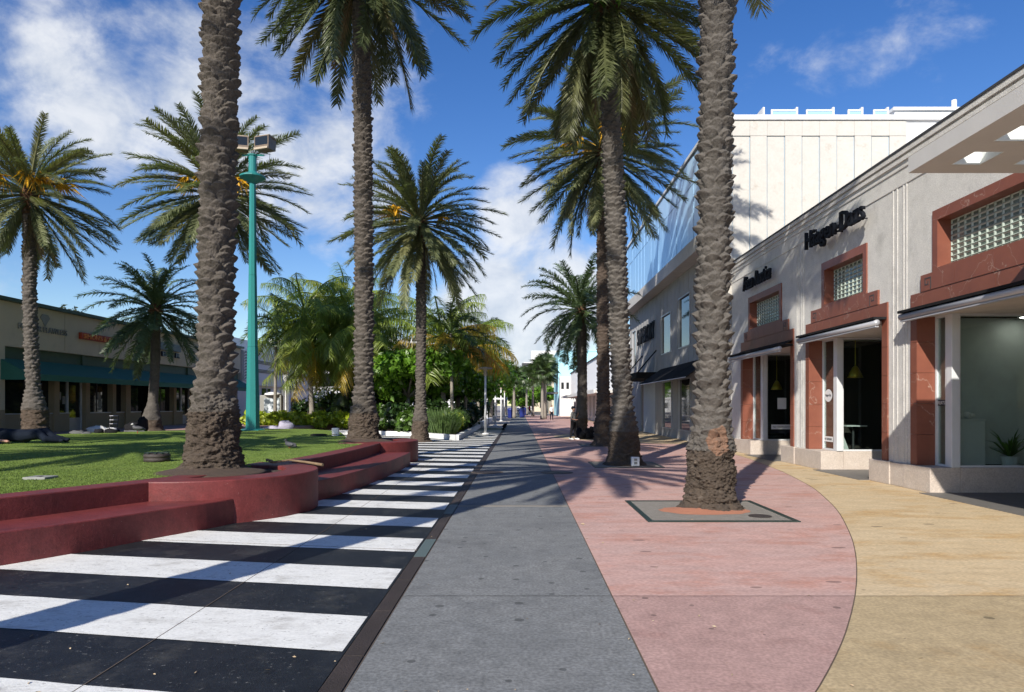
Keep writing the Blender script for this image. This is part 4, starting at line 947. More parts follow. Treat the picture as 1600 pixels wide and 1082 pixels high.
t = thing('cafe_table', (8.95, yf2 + .5, .43), 'small cafe table behind the middle shop glass', 'table'); MB().box(8.7, 9.25, yf2 + .3, yf2 + .75, 1.12, 1.15).build('top', 'white_wall', t); MB().tube([(8.97, yf2 + .5, .43), (8.97, yf2 + .5, 1.12)], .03, 8).build('leg', 'deco_dark', t); MB().box(8.78, 9.16, yf2 + .34, yf2 + .68, .43, .45).build('foot', 'deco_dark', t)
def notice(label, x, y, z, w, h, txt=None, m='white_wall', tm='black_letters', face='C', size=.08):
    t = thing('notice', (x, y, z), label, 'notice', 'notices on the shop glass')
    if face == 'C': MB().box(x - w / 2, x + w / 2, y - .006, y - .002, z - h / 2, z + h / 2).build('sheet', m, t)
    else: MB().box(x - .006, x - .002, y - w / 2, y + w / 2, z - h / 2, z + h / 2).build('sheet', m, t)
    if txt: text(txt, size, .002, tm, t, (x, y - .009, z) if face == 'C' else (x - .009, y, z), 'C' if face == 'C' else 'R', width=w * .85)
notice('white notice sheet on the far shop glass', 8.95, yf1, 1.75, .3, .38)
notice('long white notice low on the far shop glass', 8.95, yf1, .95, .72, .16, 'NO TRESPASSING')
notice('second dark notice strip under the white one', 8.9, yf1, .78, .7, .09, None, 'black_letters')
notice('white notice at the foot of the middle shop side window', WX + .36, yf2 + .5, .78, .5, .14, 'NO TRESPASSING', face='R')
t = thing('round_sticker', (WX + .35, yf2 + .5, 1.95), 'round white brand sticker on the middle shop side window', 'sticker'); mb = MB(); vs = []
for i in range(24):
    a = 2 * PI * i / 24; vs.append((WX + .354, yf2 + .5 + .22 * math.cos(a) * (1 + .08 * math.cos(2 * a)), 1.95 + .17 * math.sin(a)))
mb.add(vs, [tuple(range(24))]); mb.add([(v[0] - .003, v[1], v[2]) for v in vs], [tuple(range(24))[::-1]]); mb.build('disc', 'white_wall', t); text('Häagen-Dazs', .1, .002, 'black_letters', t, (WX + .347, yf2 + .5, 1.95), 'R', width=.34)
t = thing('window_decal', (WX + .35, yf3 + .33, 1.75), 'small dark ribbon decal on the near shop side window', 'decal'); MB().box(WX + .352, WX + .356, yf3 + .16, yf3 + .50, 1.68, 1.79).build('ribbon', 'black_letters', t); text('GREATS', .1, .002, 'white_wall', t, (WX + .349, yf3 + .33, 1.735), 'R', width=.27)
t = thing('folded_card', (8.75, yf2 + .2, .44), 'white folded card stand at the middle shop glass', 'card'); MB().prism_xz([(8.45, .44), (8.72, .44), (8.53, .92)], yf2 + .15, yf2 + .17).build('card', 'white_wall', t)
for (x, y, l) in ((9.3, 12.0, 'small fire sprinkler under the near shop soffit'), (9.0, 16.4, 'small fire sprinkler under the middle shop soffit')):
    t = thing('sprinkler', (x, y, 3.4), l, 'sprinkler', 'fire sprinklers'); MB().lathe([(.01, -.07), (.03, -.065), (.03, -.06), (.012, -.05), (.012, 0)], (x, y, 3.449), 10).build('head', 'deco_dark', t)

for (x, y, l) in ((10.0, 13.62, 'lit round ceiling lamp just inside the near shop glass'), (11.6, 13.75, 'second lit round ceiling lamp deeper in the near shop')):
    t = thing('ceiling_lamp', (x, y, 3.4), l, 'lamp', 'ceiling lamps of the near shop'); MB().lathe([(.16, -.03), (.16, 0)], (x, y, 3.449), 18).build('trim', 'white_wall', t); MB().lathe([(.12, -.035), (.12, -.031)], (x, y, 3.449), 18).build('lens', 'lit_lamp', t)

# freestanding concrete shelter with square roof lights, only its corner in view
C0 = thing('concrete_canopy', (7.2, 6.0, 0), 'thin pale concrete shelter roof with square holes at upper right', 'canopy')
X0, X1, Y1 = 5.2, 7.75, 9.25; Y0 = 2.6; zb, zt = 4.79, 5.0
hx = [(5.57, 5.95), (6.37, 6.75), (7.17, 7.55)]; hy = [(8.47, 8.93), (7.68, 8.14), (6.88, 7.34), (6.08, 6.54)]
mb = MB(); xs = [X0] + [v for p in hx for v in p] + [X1]; ys = [Y0] + sorted(v for p in hy for v in p) + [Y1]
holes = {(p[0], q[0]) for p in hx for q in hy}
for i in range(len(xs) - 1):
    for j in range(len(ys) - 1):
        if (xs[i], ys[j]) in holes: continue
        for z, o in ((zb, (0, 3, 2, 1)), (zt, (0, 1, 2, 3))): mb.add([(xs[i], ys[j], z), (xs[i + 1], ys[j], z), (xs[i + 1], ys[j + 1], z), (xs[i], ys[j + 1], z)], [o])
mb.add([(X0, Y0, zb), (X0, Y0, zt), (X0, Y1, zt), (X0, Y1, zb)], [(0, 1, 2, 3)]); mb.add([(X0, Y1, zb), (X0, Y1, zt), (X1, Y1, zt), (X1, Y1, zb)], [(0, 1, 2, 3)])
mb.add([(X1, Y0, zb), (X1, Y0, zt), (X1, Y1, zt), (X1, Y1, zb)], [(3, 2, 1, 0)]); mb.add([(X0, Y0, zb), (X0, Y0, zt), (X1, Y0, zt), (X1, Y0, zb)], [(3, 2, 1, 0)])
mb.build('roof_slab', 'concrete_slab', C0)
for a, b in hx:
    for c, d in hy:
        ribbon([(a, c), (b, c), (b, d), (a, d), (a, c)], [(a + .012, c + .012), (b - .012, c + .012), (b - .012, d - .012), (a + .012, d - .012), (a + .012, c + .012)], zb + .002, zt + .12).build('skylight_rim', 'skylight_rim', C0)
for x, y in ((6.9, 6.0), (6.9, 3.3)): MB().tube([(x, y, 0), (x, y, zb)], .14, 16).build('column', 'concrete_slab', C0, True)

# ------------------------------------------------------------------ second building: board front, glass upper storey, travertine flank
B2 = thing('glass_topped_building', (WX, 38, 0), 'shop building with upper floor glass coloured like reflected sky and pale travertine flank', 'building')
Ya, Yb = 26.0, 50.0; G0, G1 = 8.7, 12.45
MB().box(WX + .1, 34, Ya + .35, Yb, 0, 12.3).build('core', 'white_wall', B2)
# boarded street front, board by board, around windows
WIN = [(32.3, 34.5, 4.55, 6.95), (36.4, 38.7, 4.55, 6.6), (32.2, 34.5, .5, 2.95), (36.2, 38.5, .5, 2.95), (47.2, 48.6, 4.4, 6.8), (28.2, 30.4, .5, 2.95), (28.2, 30.4, 4.55, 6.95)]
y = Ya; i = 0
while y < Yb - .01:
    w = .47; cuts = [(0, 8.1)]
    for a, b, z0, z1 in WIN:
        if y + w > a and y < b:
            cuts = [c for (p, q) in cuts for c in ((p, min(q, z0)), (max(p, z1), q)) if c[1] - c[0] > .01]
    if 40.3 < y + .2 < 45.0: cuts = [(max(p, 3.1), q) for p, q in cuts if q > 3.1]
    for p, q in cuts: MB().box(WX - .0 + .012 * (i % 2), WX + .095, y + .006, min(y + w - .006, Yb), p, q).build('wall_board', 'board_wall', B2)
    y += w; i += 1
for a, b, z0, z1 in WIN:
    wn = MB().box(WX + .055, WX + .09, a, b, z0, z1).build('window', 'dark_glass', B2)
    for q in ((a - .06, a, z0 - .06, z1 + .06), (b, b + .06, z0 - .06, z1 + .06)): MB().box(WX - .03, WX + .1, *q).build('window_frame', 'alu', wn)
    for q in ((z0 - .06, z0), (z1, z1 + .06)): MB().box(WX - .028, WX + .1, a + .001, b - .001, *q).build('window_frame', 'alu', wn)
MB().box(WX - .65, WX + .1, Ya + .3, Yb, 8.1, G0).build('soffit_band', 'soffit', B2)
MB().box(WX - .5, WX + .1, Ya + .32, Yb, G0, G1).build('glass_backing', 'groove', B2)
y = Ya + .36; 
me_top = MB().box(-.02, 0, 0, 1.02, 0, 1.2).mesh('glass_pane', 'sky_reflect_glass'); me_low = MB().box(-.02, 0, 0, 1.02, 0, 2.42).mesh('glass_pane', 'sky_reflect_glass')
while y < Yb - 1:
    o = link('glass_pane', me_low, B2); o.location = Vector((WX - .505, y, G0 + .04)) - wloc(B2); o.rotation_euler = (0, 0, rnd.uniform(-.012, .012))
    o = link('glass_pane', me_top, B2); o.location = Vector((WX - .505, y, G0 + 2.5)) - wloc(B2); o.rotation_euler = (0, 0, rnd.uniform(-.012, .012))
    y += 1.06
MB().box(WX - .6, WX + .2, Ya + .3, Yb, G1, G1 + .13).build('parapet_cap', 'white_wall', B2)
# travertine flank facing the viewer, panel by panel
PW = .655; x = WX - .6; i = 0
MB().box(WX - .6, 20, Ya + .06, Ya + .35, 5.5, 12.41).build('flank_backing', 'groove', B2)
while x < 14.0:
    rec = .0 if i % 2 == 0 else .03
    MB().box(x + .02, x + PW - .02, Ya + rec, Ya + .058, 5.6, 11.80 if i % 2 else 11.82).build('travertine_panel', 'travertine', B2)
    MB().box(x + .004, x + PW - .004, Ya + .0, Ya + .058, 11.835, 12.40).build('travertine_panel', 'travertine', B2)
    x += PW; i += 1
MB().box(x + .01, 30, Ya + .05, Ya + .3, 5.5, 12.42).build('white_flank', 'white_wall', B2)
MB().box(WX - .62, 30, Ya - .06, Ya + .36, 12.42, 12.60).build('parapet_cap', 'white_wall', B2)
for (px, w) in ((1185, 10), (1205, 42), (1260, 44), (1325, 24), (1365, 24)):
    yy = 29.5; x0 = (px - 812) * yy / 1080; x1 = (px + w - 812) * yy / 1080
    t = thing('roof_glass_screen', (x0, yy, 12.3), {1185: 'leftmost white upright on the travertine roof edge', 1205: 'first glass screen on the travertine roof', 1260: 'second glass screen on the travertine roof', 1325: 'third narrow glass screen on the travertine roof', 1365: 'fourth narrow glass screen on the travertine roof'}[px], 'screen', 'glass screens on the roof')
    MB().box(x1 - .08, x1, yy, yy + 1.6, 12.3, 14.42).build('post', 'white_wall', t)
    if w > 12:
        MB().box(x0, x0 + .06, yy, yy + .06, 12.3, 14.32).build('post', 'white_wall', t); MB().box(x0 + .06, x1 - .08, yy + .02, yy + .04, 12.3, 14.25).build('pane', 'sky_reflect_glass', t); MB().box(x0 + .06, x1 - .08, yy, yy + .06, 14.25, 14.32).build('rail', 'white_wall', t)
t = thing('roof_penthouse', (18, 33, 12.3), 'white penthouse box with glass screens on the roof', 'penthouse'); MB().box(17.9, 26, 33, 38, 12.3, 15.75).build('body', 'white_wall', t); MB().box(17.8, 26.1, 32.9, 38.1, 15.75, 15.9).build('roof', 'white_wall', t)
MB().tube([(20.8, 33.1, 15.9), (20.8, 33.1, 16.3)], .12, 8).build('vent_pipe', 'white_wall', t)
for x0, x1 in ((18.6, 20.6), (21.2, 23.6)): MB().box(x0, x1, 31.2, 31.24, 12.3, 14.75).build('pane', 'sky_reflect_glass', t); MB().box(x0 - .08, x0, 31.15, 32.8, 12.3, 14.82).build('post', 'white_wall', t); MB().box(x1, x1 + .08, 31.15, 32.8, 12.3, 14.82).build('post', 'white_wall', t)
# awning, entrance and sign of the second building
aw = thing('black_awning', (WX - .5, 33.5, 3.3), 'black cloth awning in sections under the boarded upper wall', 'awning')
for i in range(4):
    a = 27.9 + 2.75 * i; b = a + 2.7
    mb = MB(); mb.add([(WX - .02, a, 3.72), (WX - .02, b, 3.72), (WX - 1.25, b, 2.86), (WX - 1.25, a, 2.86), (WX - .02, a, 3.69), (WX - .02, b, 3.69), (WX - 1.25, b, 2.80), (WX - 1.25, a, 2.80)], [(0, 1, 2, 3), (7, 6, 5, 4), (0, 3, 7, 4), (1, 5, 6, 2), (3, 2, 6, 7)]); mb.build('awning_section', 'black_cloth', aw)
    MB().tube([(WX - 1.25, a, 2.83), (WX - 1.25, b, 2.83)], .025, 6).build('front_rail', 'alu', aw)
en = thing('entrance_hood', (WX - .6, 41, 3.2), 'flat black entrance hood hung from two rods', 'hood'); MB().box(WX - 1.25, WX, 39.7, 45.6, 3.25, 3.6).build('slab', 'black_cloth', en)
for yy in (40.2, 44.8): MB().tube([(WX - 1.1, yy, 3.6), (WX, yy, 4.9)], .04, 6).build('rod', 'black_letters', en)
MB().box(WX + .08, WX + 1.4, 45.0, 45.15, 0, 3.1).build('porch_wall', 'pale_wood', B2); MB().box(WX + .08, WX + 1.4, 39.9, 40.05, 0, 3.1).build('porch_wall', 'pale_wood', B2); MB().box(WX + 1.3, WX + 1.4, 40.1, 44.9, 0, 3.1).build('entrance_door', 'dark_glass', B2)
s = thing('shop_sign', (WX - .1, 41.2, 6.0), 'tall black block letters on the boarded wall above the hood', 'sign', 'raised shop signs on the stucco wall')
text('SUPERDRY', .8, .07, 'black_letters', s, (WX - .10, 43.2, 6.15), 'R', width=5.8, height=1.05, bold=.0, spacing=1.12)

# far right white shop row, pale blue wall, tower
B3 = thing('white_shop_row', (WX, 80, 0), 'long low white shop building with flat canopy beyond the boarded one', 'building')
MB().box(WX, 26, 50.2, 108, 2.9, 6.6).build('upper_wall', 'bright_white', B3); MB().box(WX - .12, WX + .5, 50.2, 108, 6.6, 6.75).build('coping', 'deco_dark', B3)
y = 50.3; i = 0
while y < 107:
    MB().box(WX, WX + .6, y, y + .7, 0, 2.9).build('pier', 'white_wall', B3); MB().box(WX + .1, WX + .5, y + .71, y + 3.6, 0, .5).build('stall_riser', 'concrete_slab', B3); MB().box(WX + .3, WX + .34, y + .71, y + 3.6, .5, 2.9).build('shop_window', 'dark_glass', B3); y += 3.62
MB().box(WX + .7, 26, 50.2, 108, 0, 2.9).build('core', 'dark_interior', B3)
MB().box(WX - 1.9, WX - .001, 56, 100, 2.72, 2.95).build('canopy', 'concrete_slab', B3); MB().box(WX - 1.95, WX - 1.9, 56, 100, 2.68, 3.0).build('canopy_fascia', 'white_metal', B3)
B4 = thing('pale_blue_building', (9, 112, 0), 'pale blue plain wall rising behind the white shop row', 'building'); MB().box(6.2, 22, 111, 125, 0, 10.4).build('wall', 'pale_blue', B4); MB().box(6.1, 22.1, 110.9, 125.1, 10.4, 10.55).build('coping', 'pale_blue', B4)
MB().box(6.3, 8.4, 108.3, 110.85, 0, 6.2).build('white_porch', 'white_wall', B4)
for i in range(2): MB().box(6.5 + .8 * i, 6.9 + .8 * i, 108.2, 108.29, 4.3, 5.3).build('window', 'dark_glass', B4)
MB().lathe([(.9, 0), (.9, .3)], (5.2, 109, 3.5), 20).build('round_canopy', 'sign_grey', B4)
B5 = thing('cream_red_roof_house', (6, 150, 0), 'cream house with red sloping roof far down on the right', 'building'); MB().box(6.5, 22, 140, 175, 0, 7).build('wall', 'cream_wall', B5); mb = MB(); mb.prism_xz([(6.0, 7), (22, 7), (14, 10.5)], 139.5, 175.5); mb.build('roof', 'roof_red', B5)
B6 = thing('white_hotel_tower', (8, 255, 0), 'plain white tower block at the end of the street', 'building'); MB().box(4.2, 16, 250, 275, 0, 21.5).build('tower', 'white_wall', B6); MB().box(1.5, 4.19, 251, 270, 0, 17.4).build('wing', 'white_wall', B6); MB().box(.8, 4.2, 249, 251, 16.2, 17.0).build('dark_balcony', 'deco_dark', B6)
for i in range(3): MB().box(6.6 + .75 * i, 7.1 + .75 * i, 249.9, 249.99, 18.6, 20.2).build('window', 'sign_grey', B6)
for i in range(3): MB().box(2.3 + .7 * i, 2.8 + .7 * i, 250.9, 250.99, 14.2, 15.2).build('window', 'sign_grey', B6)
for i in range(6): MB().box(4.9, 15, 249.93, 249.99, 3 + 2.5 * i, 3.9 + 2.5 * i).build('window_band', 'sign_grey', B6)
for i, (x, y, w, d, h, m, l) in enumerate(((-26, 118, 16, 30, 8, 'cream_wall', 'cream building far behind the median trees'), (-22, 175, 20, 40, 14, 'white_wall', 'pale block far left beyond the trees'), (14, 190, 20, 40, 9, 'cream_wall', 'low cream block before the tower'))):
    t = thing('far_building', (x, y, 0), l, 'building', 'far buildings'); MB().box(x - w / 2, x + w / 2, y, y + d, 0, h).build('wall', m, t)
    for j in range(4):
        for q in range(int(h / 3)): MB().box(x - w / 2 + 1.5 + j * w / 4.4, x - w / 2 + 3.2 + j * w / 4.4, y - .05, y - .001, 1 + 3 * q, 2.4 + 3 * q).build('window', 'dark_glass', t)
    MB().box(x - w / 2 - .2, x + w / 2 + .2, y - .2, y + d + .2, h, h + .3).build('roof', 'concrete_slab', t)

# ------------------------------------------------------------------ left beige shop building
LX = -21.0; GZ = .5
B7 = thing('beige_shop_building', (LX, 40, GZ), 'long low beige shop building with green awning behind the lawn', 'building')
MB().box(LX - 14, LX, 20, 52, 4.12, 5.95).build('upper_wall', 'beige_wall', B7); MB().box(LX - 14, LX, 20, 28.2, GZ, 4.119).build('end_pier', 'beige_wall', B7); MB().box(LX - 14.05, LX + .25, 19.9, 52.1, 5.95, 6.1).build('eave', 'green_trim', B7)
MB().box(LX - .01, LX + .012, 20, 28.18, GZ, 1.5).build('plinth', 'beige_low', B7)
MB().box(LX - .35, LX - .2, 28.21, 52, 3.3, 4.118).build('transom', 'green_trim', B7); MB().box(LX - 14, LX - .9, 28.21, 52, GZ, 4.118).build('core', 'dark_interior', B7)
for yy in (33.4, 38.7, 44.0, 49.3): MB().box(LX - .2, LX - .12, yy, yy + .12, 3.3, 4.118).build('transom_post', 'green_trim', B7)
for yy in np.arange(21.5, 52, 2.6): MB().box(LX + .0005, LX + .004, yy, yy + .02, 4.2, 5.9).build('panel_joint', 'beige_low', B7)
y = 28.25
bays = [('w', 3.1), ('p', .35), ('n', .85), ('d', 1.1), ('p', .3), ('w', 1.9), ('p', .3), ('n', .9), ('p', .45), ('n', 1.2), ('o', 1.3), ('w', 2.2), ('p', .3), ('n', 1.0), ('d', 1.1), ('p', .4), ('w', 2.6), ('p', .4), ('w', 2.6)]
for kd, w in bays:
    if y + w > 52: break
    if kd == 'p': MB().box(LX - .5, LX - .1, y, y + w, GZ, 3.3).build('pier', 'beige_low', B7)
    elif kd == 'd':
        d_ = MB().box(LX - .42, LX - .36, y + .09, y + w - .09, GZ + .6, 2.85).build('door', 'dark_glass', B7); MB().box(LX - .43, LX - .34, y + .09, y + w - .09, GZ, GZ + .6).build('kick_panel', 'alu', d_)
        for q in (y + .01, y + w - .085): MB().box(LX - .45, LX - .3, q, q + .075, GZ, 3.3).build('door_frame', 'alu_white', d_)
        MB().box(LX - .42, LX - .37, y + .09, y + w - .09, 2.9, 3.3).build('fanlight', 'dark_glass', d_)
    elif kd == 'o': MB().box(LX - .85, LX - .8, y, y + w, GZ, 3.3).build('recess_door', 'dark_glass', B7)
    else:
        wn = MB().box(LX - .42, LX - .38, y, y + w, 1.35, 3.3).build('shop_window', 'dark_glass', B7); MB().box(LX - .5, LX - .2, y, y + w, GZ, 1.30).build('stall_riser', 'beige_low', B7); MB().box(LX - .45, LX - .17, y, y + w, 1.301, 1.35).build('sill', 'alu', wn)
        if kd == 'w': MB().box(LX - .43, LX - .36, y + w * .5, y + w * .5 + .05, 1.352, 3.3).build('mullion', 'deco_dark', wn)
    y += w
aw = thing('green_awning', (LX + .6, 40, 3), 'long green cloth awning along the beige shop building', 'awning')
prof = [(LX - .1, 3.62), (LX + 1.15, 2.98), (LX + 1.15, 2.72), (LX + 1.12, 2.72), (LX + 1.12, 2.94), (LX - .1, 3.57)]
for a, b in ((28.0, 35.6), (35.62, 43.6), (43.62, 51.8)): MB().prism_xz(prof, a, b).build('awning_section', 'awning_green', aw)
mb = MB(); mb.add([(LX - .1, 27.99, 3.60), (LX + 1.13, 27.99, 2.97), (LX + 1.13, 27.99, 2.73), (LX - .1, 27.99, 2.73)], [(0, 1, 2, 3)]); mb.add([(LX - .1, 27.97, 3.60), (LX + 1.13, 27.97, 2.97), (LX + 1.13, 27.97, 2.73), (LX - .1, 27.97, 2.73)], [(3, 2, 1, 0)]); mb.build('awning_end', 'awning_green', aw)
G = 'shop signs on the beige wall'
s = thing('wall_lettering', (LX, 30.3, 5), 'grey jewellery shop letters with a diamond on the beige wall', 'sign', G); text('FOREVER FLAWLESS', .3, .05, 'sign_grey', s, (LX + .04, 30.45, 5.02), 'L', width=3.1, height=.25)
mb = MB(); yc, zc = 30.55, 5.45
mb.add([(LX + .04, yc - .3, zc + .1), (LX + .04, yc - .18, zc + .25), (LX + .04, yc + .18, zc + .25), (LX + .04, yc + .3, zc + .1), (LX + .04, yc, zc - .28), (LX + .005, yc - .3, zc + .1), (LX + .005, yc - .18, zc + .25), (LX + .005, yc + .18, zc + .25), (LX + .005, yc + .3, zc + .1), (LX + .005, yc, zc - .28)], [(0, 4, 3, 2, 1), (0, 1, 6, 5), (1, 2, 7, 6), (2, 3, 8, 7), (3, 4, 9, 8), (4, 0, 5, 9)]); mb.build('diamond', 'sign_grey', s)
s = thing('box_sign', (LX, 34.2, 5), 'red orange box sign with yellow letters on the beige wall', 'sign', G); MB().box(LX + .002, LX + .16, 32.9, 36.2, 4.86, 5.17).build('box', 'sign_red', s, bevel=.01); text('SIMON\'S & ATHE', .25, .03, 'sign_orange', s, (LX + .175, 34.5, 5.01), 'L', width=2.9, height=.22)
s = thing('box_sign', (LX, 40, 5), 'dark navy sign with EYE BAR letters beneath on the beige wall', 'sign', G); MB().box(LX + .002, LX + .14, 38.0, 40.1, 4.95, 5.36).build('panel', 'navy', s, bevel=.01); MB().box(LX + .002, LX + .14, 40.15, 42.6, 4.95, 5.36).build('panel', 'navy', s, bevel=.01); text('E Y E  B A R', .4, .1, 'navy', s, (LX + .07, 40.3, 4.72), 'L', width=4.5, height=.30, bold=.012)
PL = ['upper paper on the narrow pane left of the beige shop door', 'lower paper on the narrow pane left of the beige shop door', 'left paper on the beige shop door', 'right paper on the beige shop door', 'upper paper on the wide pane right of the beige shop door', 'lower paper on the wide pane right of the beige shop door', 'upper paper on the narrow pane near the dark recess', 'lower paper on the narrow pane near the dark recess']
for i, (y, z) in enumerate(((31.95, 1.95), (32.3, 1.75), (33.1, 1.95), (33.4, 1.95), (35.0, 2.0), (35.05, 1.6), (37.5, 2.0), (37.45, 1.7))):
    t = thing('paper_notice', (LX - .36, y, z), PL[i], 'notice', 'papers taped in the beige building windows'); MB().box(LX - .375, LX - .37, y, y + .26, z, z + .36).build('sheet', 'sign_grey', t)
# white deco building
B8 = thing('white_deco_building', (LX, 58, GZ), 'white streamlined building with dark stripes behind the turquoise mast', 'building')
MB().box(LX - 10, LX, 52.3, 70, 3.3, 6.0).build('upper_wall', 'white_wall', B8); MB().box(LX - 10, LX - .35, 52.3, 70, GZ, 3.299).build('lower_wall', 'white_wall', B8); MB().box(LX - 10, LX - 1.2, 52.3, 64, 6.0, 7.0).build('attic', 'white_wall', B8)
for z in (5.05, 5.15, 5.25, 4.35, 4.45, 4.55): MB().box(LX, LX + .05, 53.3, 70, z, z + .045).build('dark_stripe', 'deco_dark', B8)
for yy in (52.4, 61.0):
    MB().box(LX + .001, LX + .12, yy, yy + .7, 3.6, 5.9).build('pilaster', 'white_wall', B8)
    for q in range(10): mb = MB(); z = 3.65 + .22 * q; mb.add([(LX + .125, yy + .05, z), (LX + .125, yy + .35, z + .12), (LX + .125, yy + .65, z), (LX + .125, yy + .65, z + .09), (LX + .125, yy + .35, z + .21), (LX + .125, yy + .05, z + .09)], [(0, 1, 4, 5), (1, 2, 3, 4)]); mb.build('chevron', 'deco_dark', B8)
for yy in (54.2, 57.2, 61.8, 64.5): wn = MB().box(LX - .34, LX - .3, yy, yy + 1.9, 1.0, 3.1).build('shop_window', 'dark_glass', B8); MB().box(LX - .345, LX - .25, yy + .9, yy + 1.0, 1.0, 3.1).build('mullion', 'alu_white', wn)
B9 = thing('white_balcony_building', (-18, 85, 0), 'white flat roofed building glimpsed behind the coconut palms', 'building'); MB().box(-30, -13, 84, 100, 0, 9.2).build('wall', 'white_wall', B9); MB().box(-30.4, -12.4, 83.4, 100, 9.2, 9.7).build('roof_slab', 'white_wall', B9)
for i in range(4):
    for z in (1, 4.0, 6.8): MB().box(-28 + 3.6 * i, -25.6 + 3.6 * i, 83.93, 83.99, z, z + 1.6).build('window', 'dark_glass', B9)

# ------------------------------------------------------------------ street furniture
M0 = thing('floodlight_mast', (-11.55, 29.9, LZ), 'tall turquoise octagonal mast with two floodlights behind the lawn', 'light mast')
cx, cy = -11.55, 29.9
MB().lathe([(.55, 0), (.55, .05), (.36, .09)], (cx, cy, LZ - .03), 8).build('base_plate', 'turquoise', M0)
for z0, z1, r0, r1 in ((LZ + .06, 4.2, .31, .235), (4.21, 7.3, .225, .18), (7.31, 11.3, .175, .14)): MB().lathe([(r0, z0), (r1, z1)], (cx, cy, 0), 8).build('shaft', 'turquoise', M0)
MB().lathe([(.18, 11.3), (.30, 11.38), (.54, 11.52), (.54, 11.58), (.2, 11.75), (.17, 11.8)], (cx, cy, 0), 20).build('service_disc', 'turquoise', M0)
MB().lathe([(.17, 11.8), (.165, 12.45), (.2, 12.47), (.2, 12.52)], (cx, cy, 0), 12).build('head_tube', 'turquoise', M0)
MB().tube([(cx - .45, cy, 12.5), (cx + .5, cy, 12.5)], .035, 6).build('cross_arm', 'turquoise', M0)
for sx, rz in ((-.55, .25), (.55, -.35)):
    mb = MB(); mb.add([(-.38, -.22, -.30), (.38, -.22, -.30), (.38, -.30, .28), (-.38, -.30, .28), (-.30, .32, -.18), (.30, .32, -.18), (.30, .30, .30), (-.30, .30, .30)], [(0, 1, 2, 3), (4, 7, 6, 5), (0, 4, 5, 1), (1, 5, 6, 2), (2, 6, 7, 3), (3, 7, 4, 0)])
    f = mb.build('floodlight', 'lamp_bronze', M0, local=True); f.location = (sx, 0, 12.95 - LZ); f.rotation_euler = (R(-8), 0, rz)
    g = MB(); g.add([(-.33, -.232, -.2), (.33, -.232, -.2), (.33, -.302, .24), (-.33, -.302, .24)], [(0, 1, 2, 3)]); g.build('lens', 'dark_glass', f, local=True)
    g = MB(); g.box(-.38, .38, -.26, .25, .285, .32); g.build('visor', 'lamp_tan', f, local=True); MB().box(-.36, .36, -.28, -.2, -.31, -.22).build('lower_lip', 'lamp_tan', f, local=True)
MB().tube([(cx + .75, cy, 12.6), (cx + .72, cy, 12.2), (cx + .6, cy, 11.9)], .01, 5).build('cable', 'deco_dark', M0)
def lamp_post(label, x, y, H=3.9):
    t = thing('lamp_post', (x, y, 0), label, 'lamp post', 'white lamp posts along the grey path')
    MB().lathe([(.2, 0), (.2, .05), (.09, .1)], (x, y, 0), 14).build('foot', 'white_metal', t); MB().lathe([(.075, .1), (.06, H - .35)], (x, y, 0), 12).build('shaft', 'white_metal', t, True)
    MB().lathe([(.1, H - .5), (.12, H - .35), (.09, H - .3), (.13, H - .12)], (x, y, 0), 12).build('lantern', 'lamp_tan', t); MB().lathe([(.13, H - .12), (.42, H - .08), (.40, H - .02), (.05, H + .03)], (x, y, 0), 16).build('shade', 'lamp_tan', t)
for y, l in ((40.3, 'nearest white lamp post with flat shade beside the grey path'), (56.7, 'second white lamp post along the grey path'), (74, 'third white lamp post along the grey path'), (91, 'fourth white lamp post along the grey path'), (108, 'farthest white lamp post along the grey path')): lamp_post(l, -2.0, y)
t = thing('globe_lamp', (-15.9, 47, .2), 'white lamp post with glass lantern before the deco building', 'lamp post'); MB().lathe([(.12, 0), (.07, .1), (.07, 3.1), (.16, 3.2), (.2, 3.55), (.1, 3.65)], (-15.9, 47, .2), 12).build('post', 'white_metal', t, True); MB().lathe([(.26, 3.66), (.05, 3.85)], (-15.9, 47, .2), 12).build('cap', 'lamp_tan', t)
for i in range(7):
    t = thing('white_pole', (-3.4 - .7 * (i % 3), 72 + 5 * i, 0), ['nearest thin white pole among the far median trees', 'second thin white pole among the far median trees', 'third thin white pole among the far median trees', 'fourth thin white pole among the far median trees', 'fifth thin white pole among the far median trees', 'sixth thin white pole among the far median trees', 'farthest thin white pole among the far median trees'][i], 'pole', 'thin white poles along the far median'); MB().tube([(-3.4 - .7 * (i % 3), 72 + 5 * i, 0), (-3.4 - .7 * (i % 3), 72 + 5 * i, 2.9)], .07, 8).build('shaft', 'white_metal', t)
t = thing('white_shelter', (-4, 96, 0), 'white flat roofed shelter far along the median', 'shelter'); MB().box(-6.5, -2.2, 94, 108, 2.5, 2.75).build('roof', 'white_wall', t)
for x in (-6.2, -2.5):
    for y in (94.4, 101, 107.5): MB().tube([(x, y, 0), (x, y, 2.5)], .07, 8).build('post', 'white_metal', t)
t = thing('poster_kiosk', (-15.9, 44.4, .2), 'grey rounded kiosk with a blue grey picture behind the hedge', 'kiosk')
MB().box(-16.75, -15.35, 44.5, 44.9, .2, 2.35).build('frame', 'sign_grey', t, bevel=.05); MB().box(-16.45, -15.45, 44.47, 44.499, 1.15, 2.15).build('poster', 'poster', t); MB().lathe([(.55, 0), (.5, .12), (.2, .2)], (-15.95, 44.7, 2.35), 18).build('cap', 'white_metal', t, True)
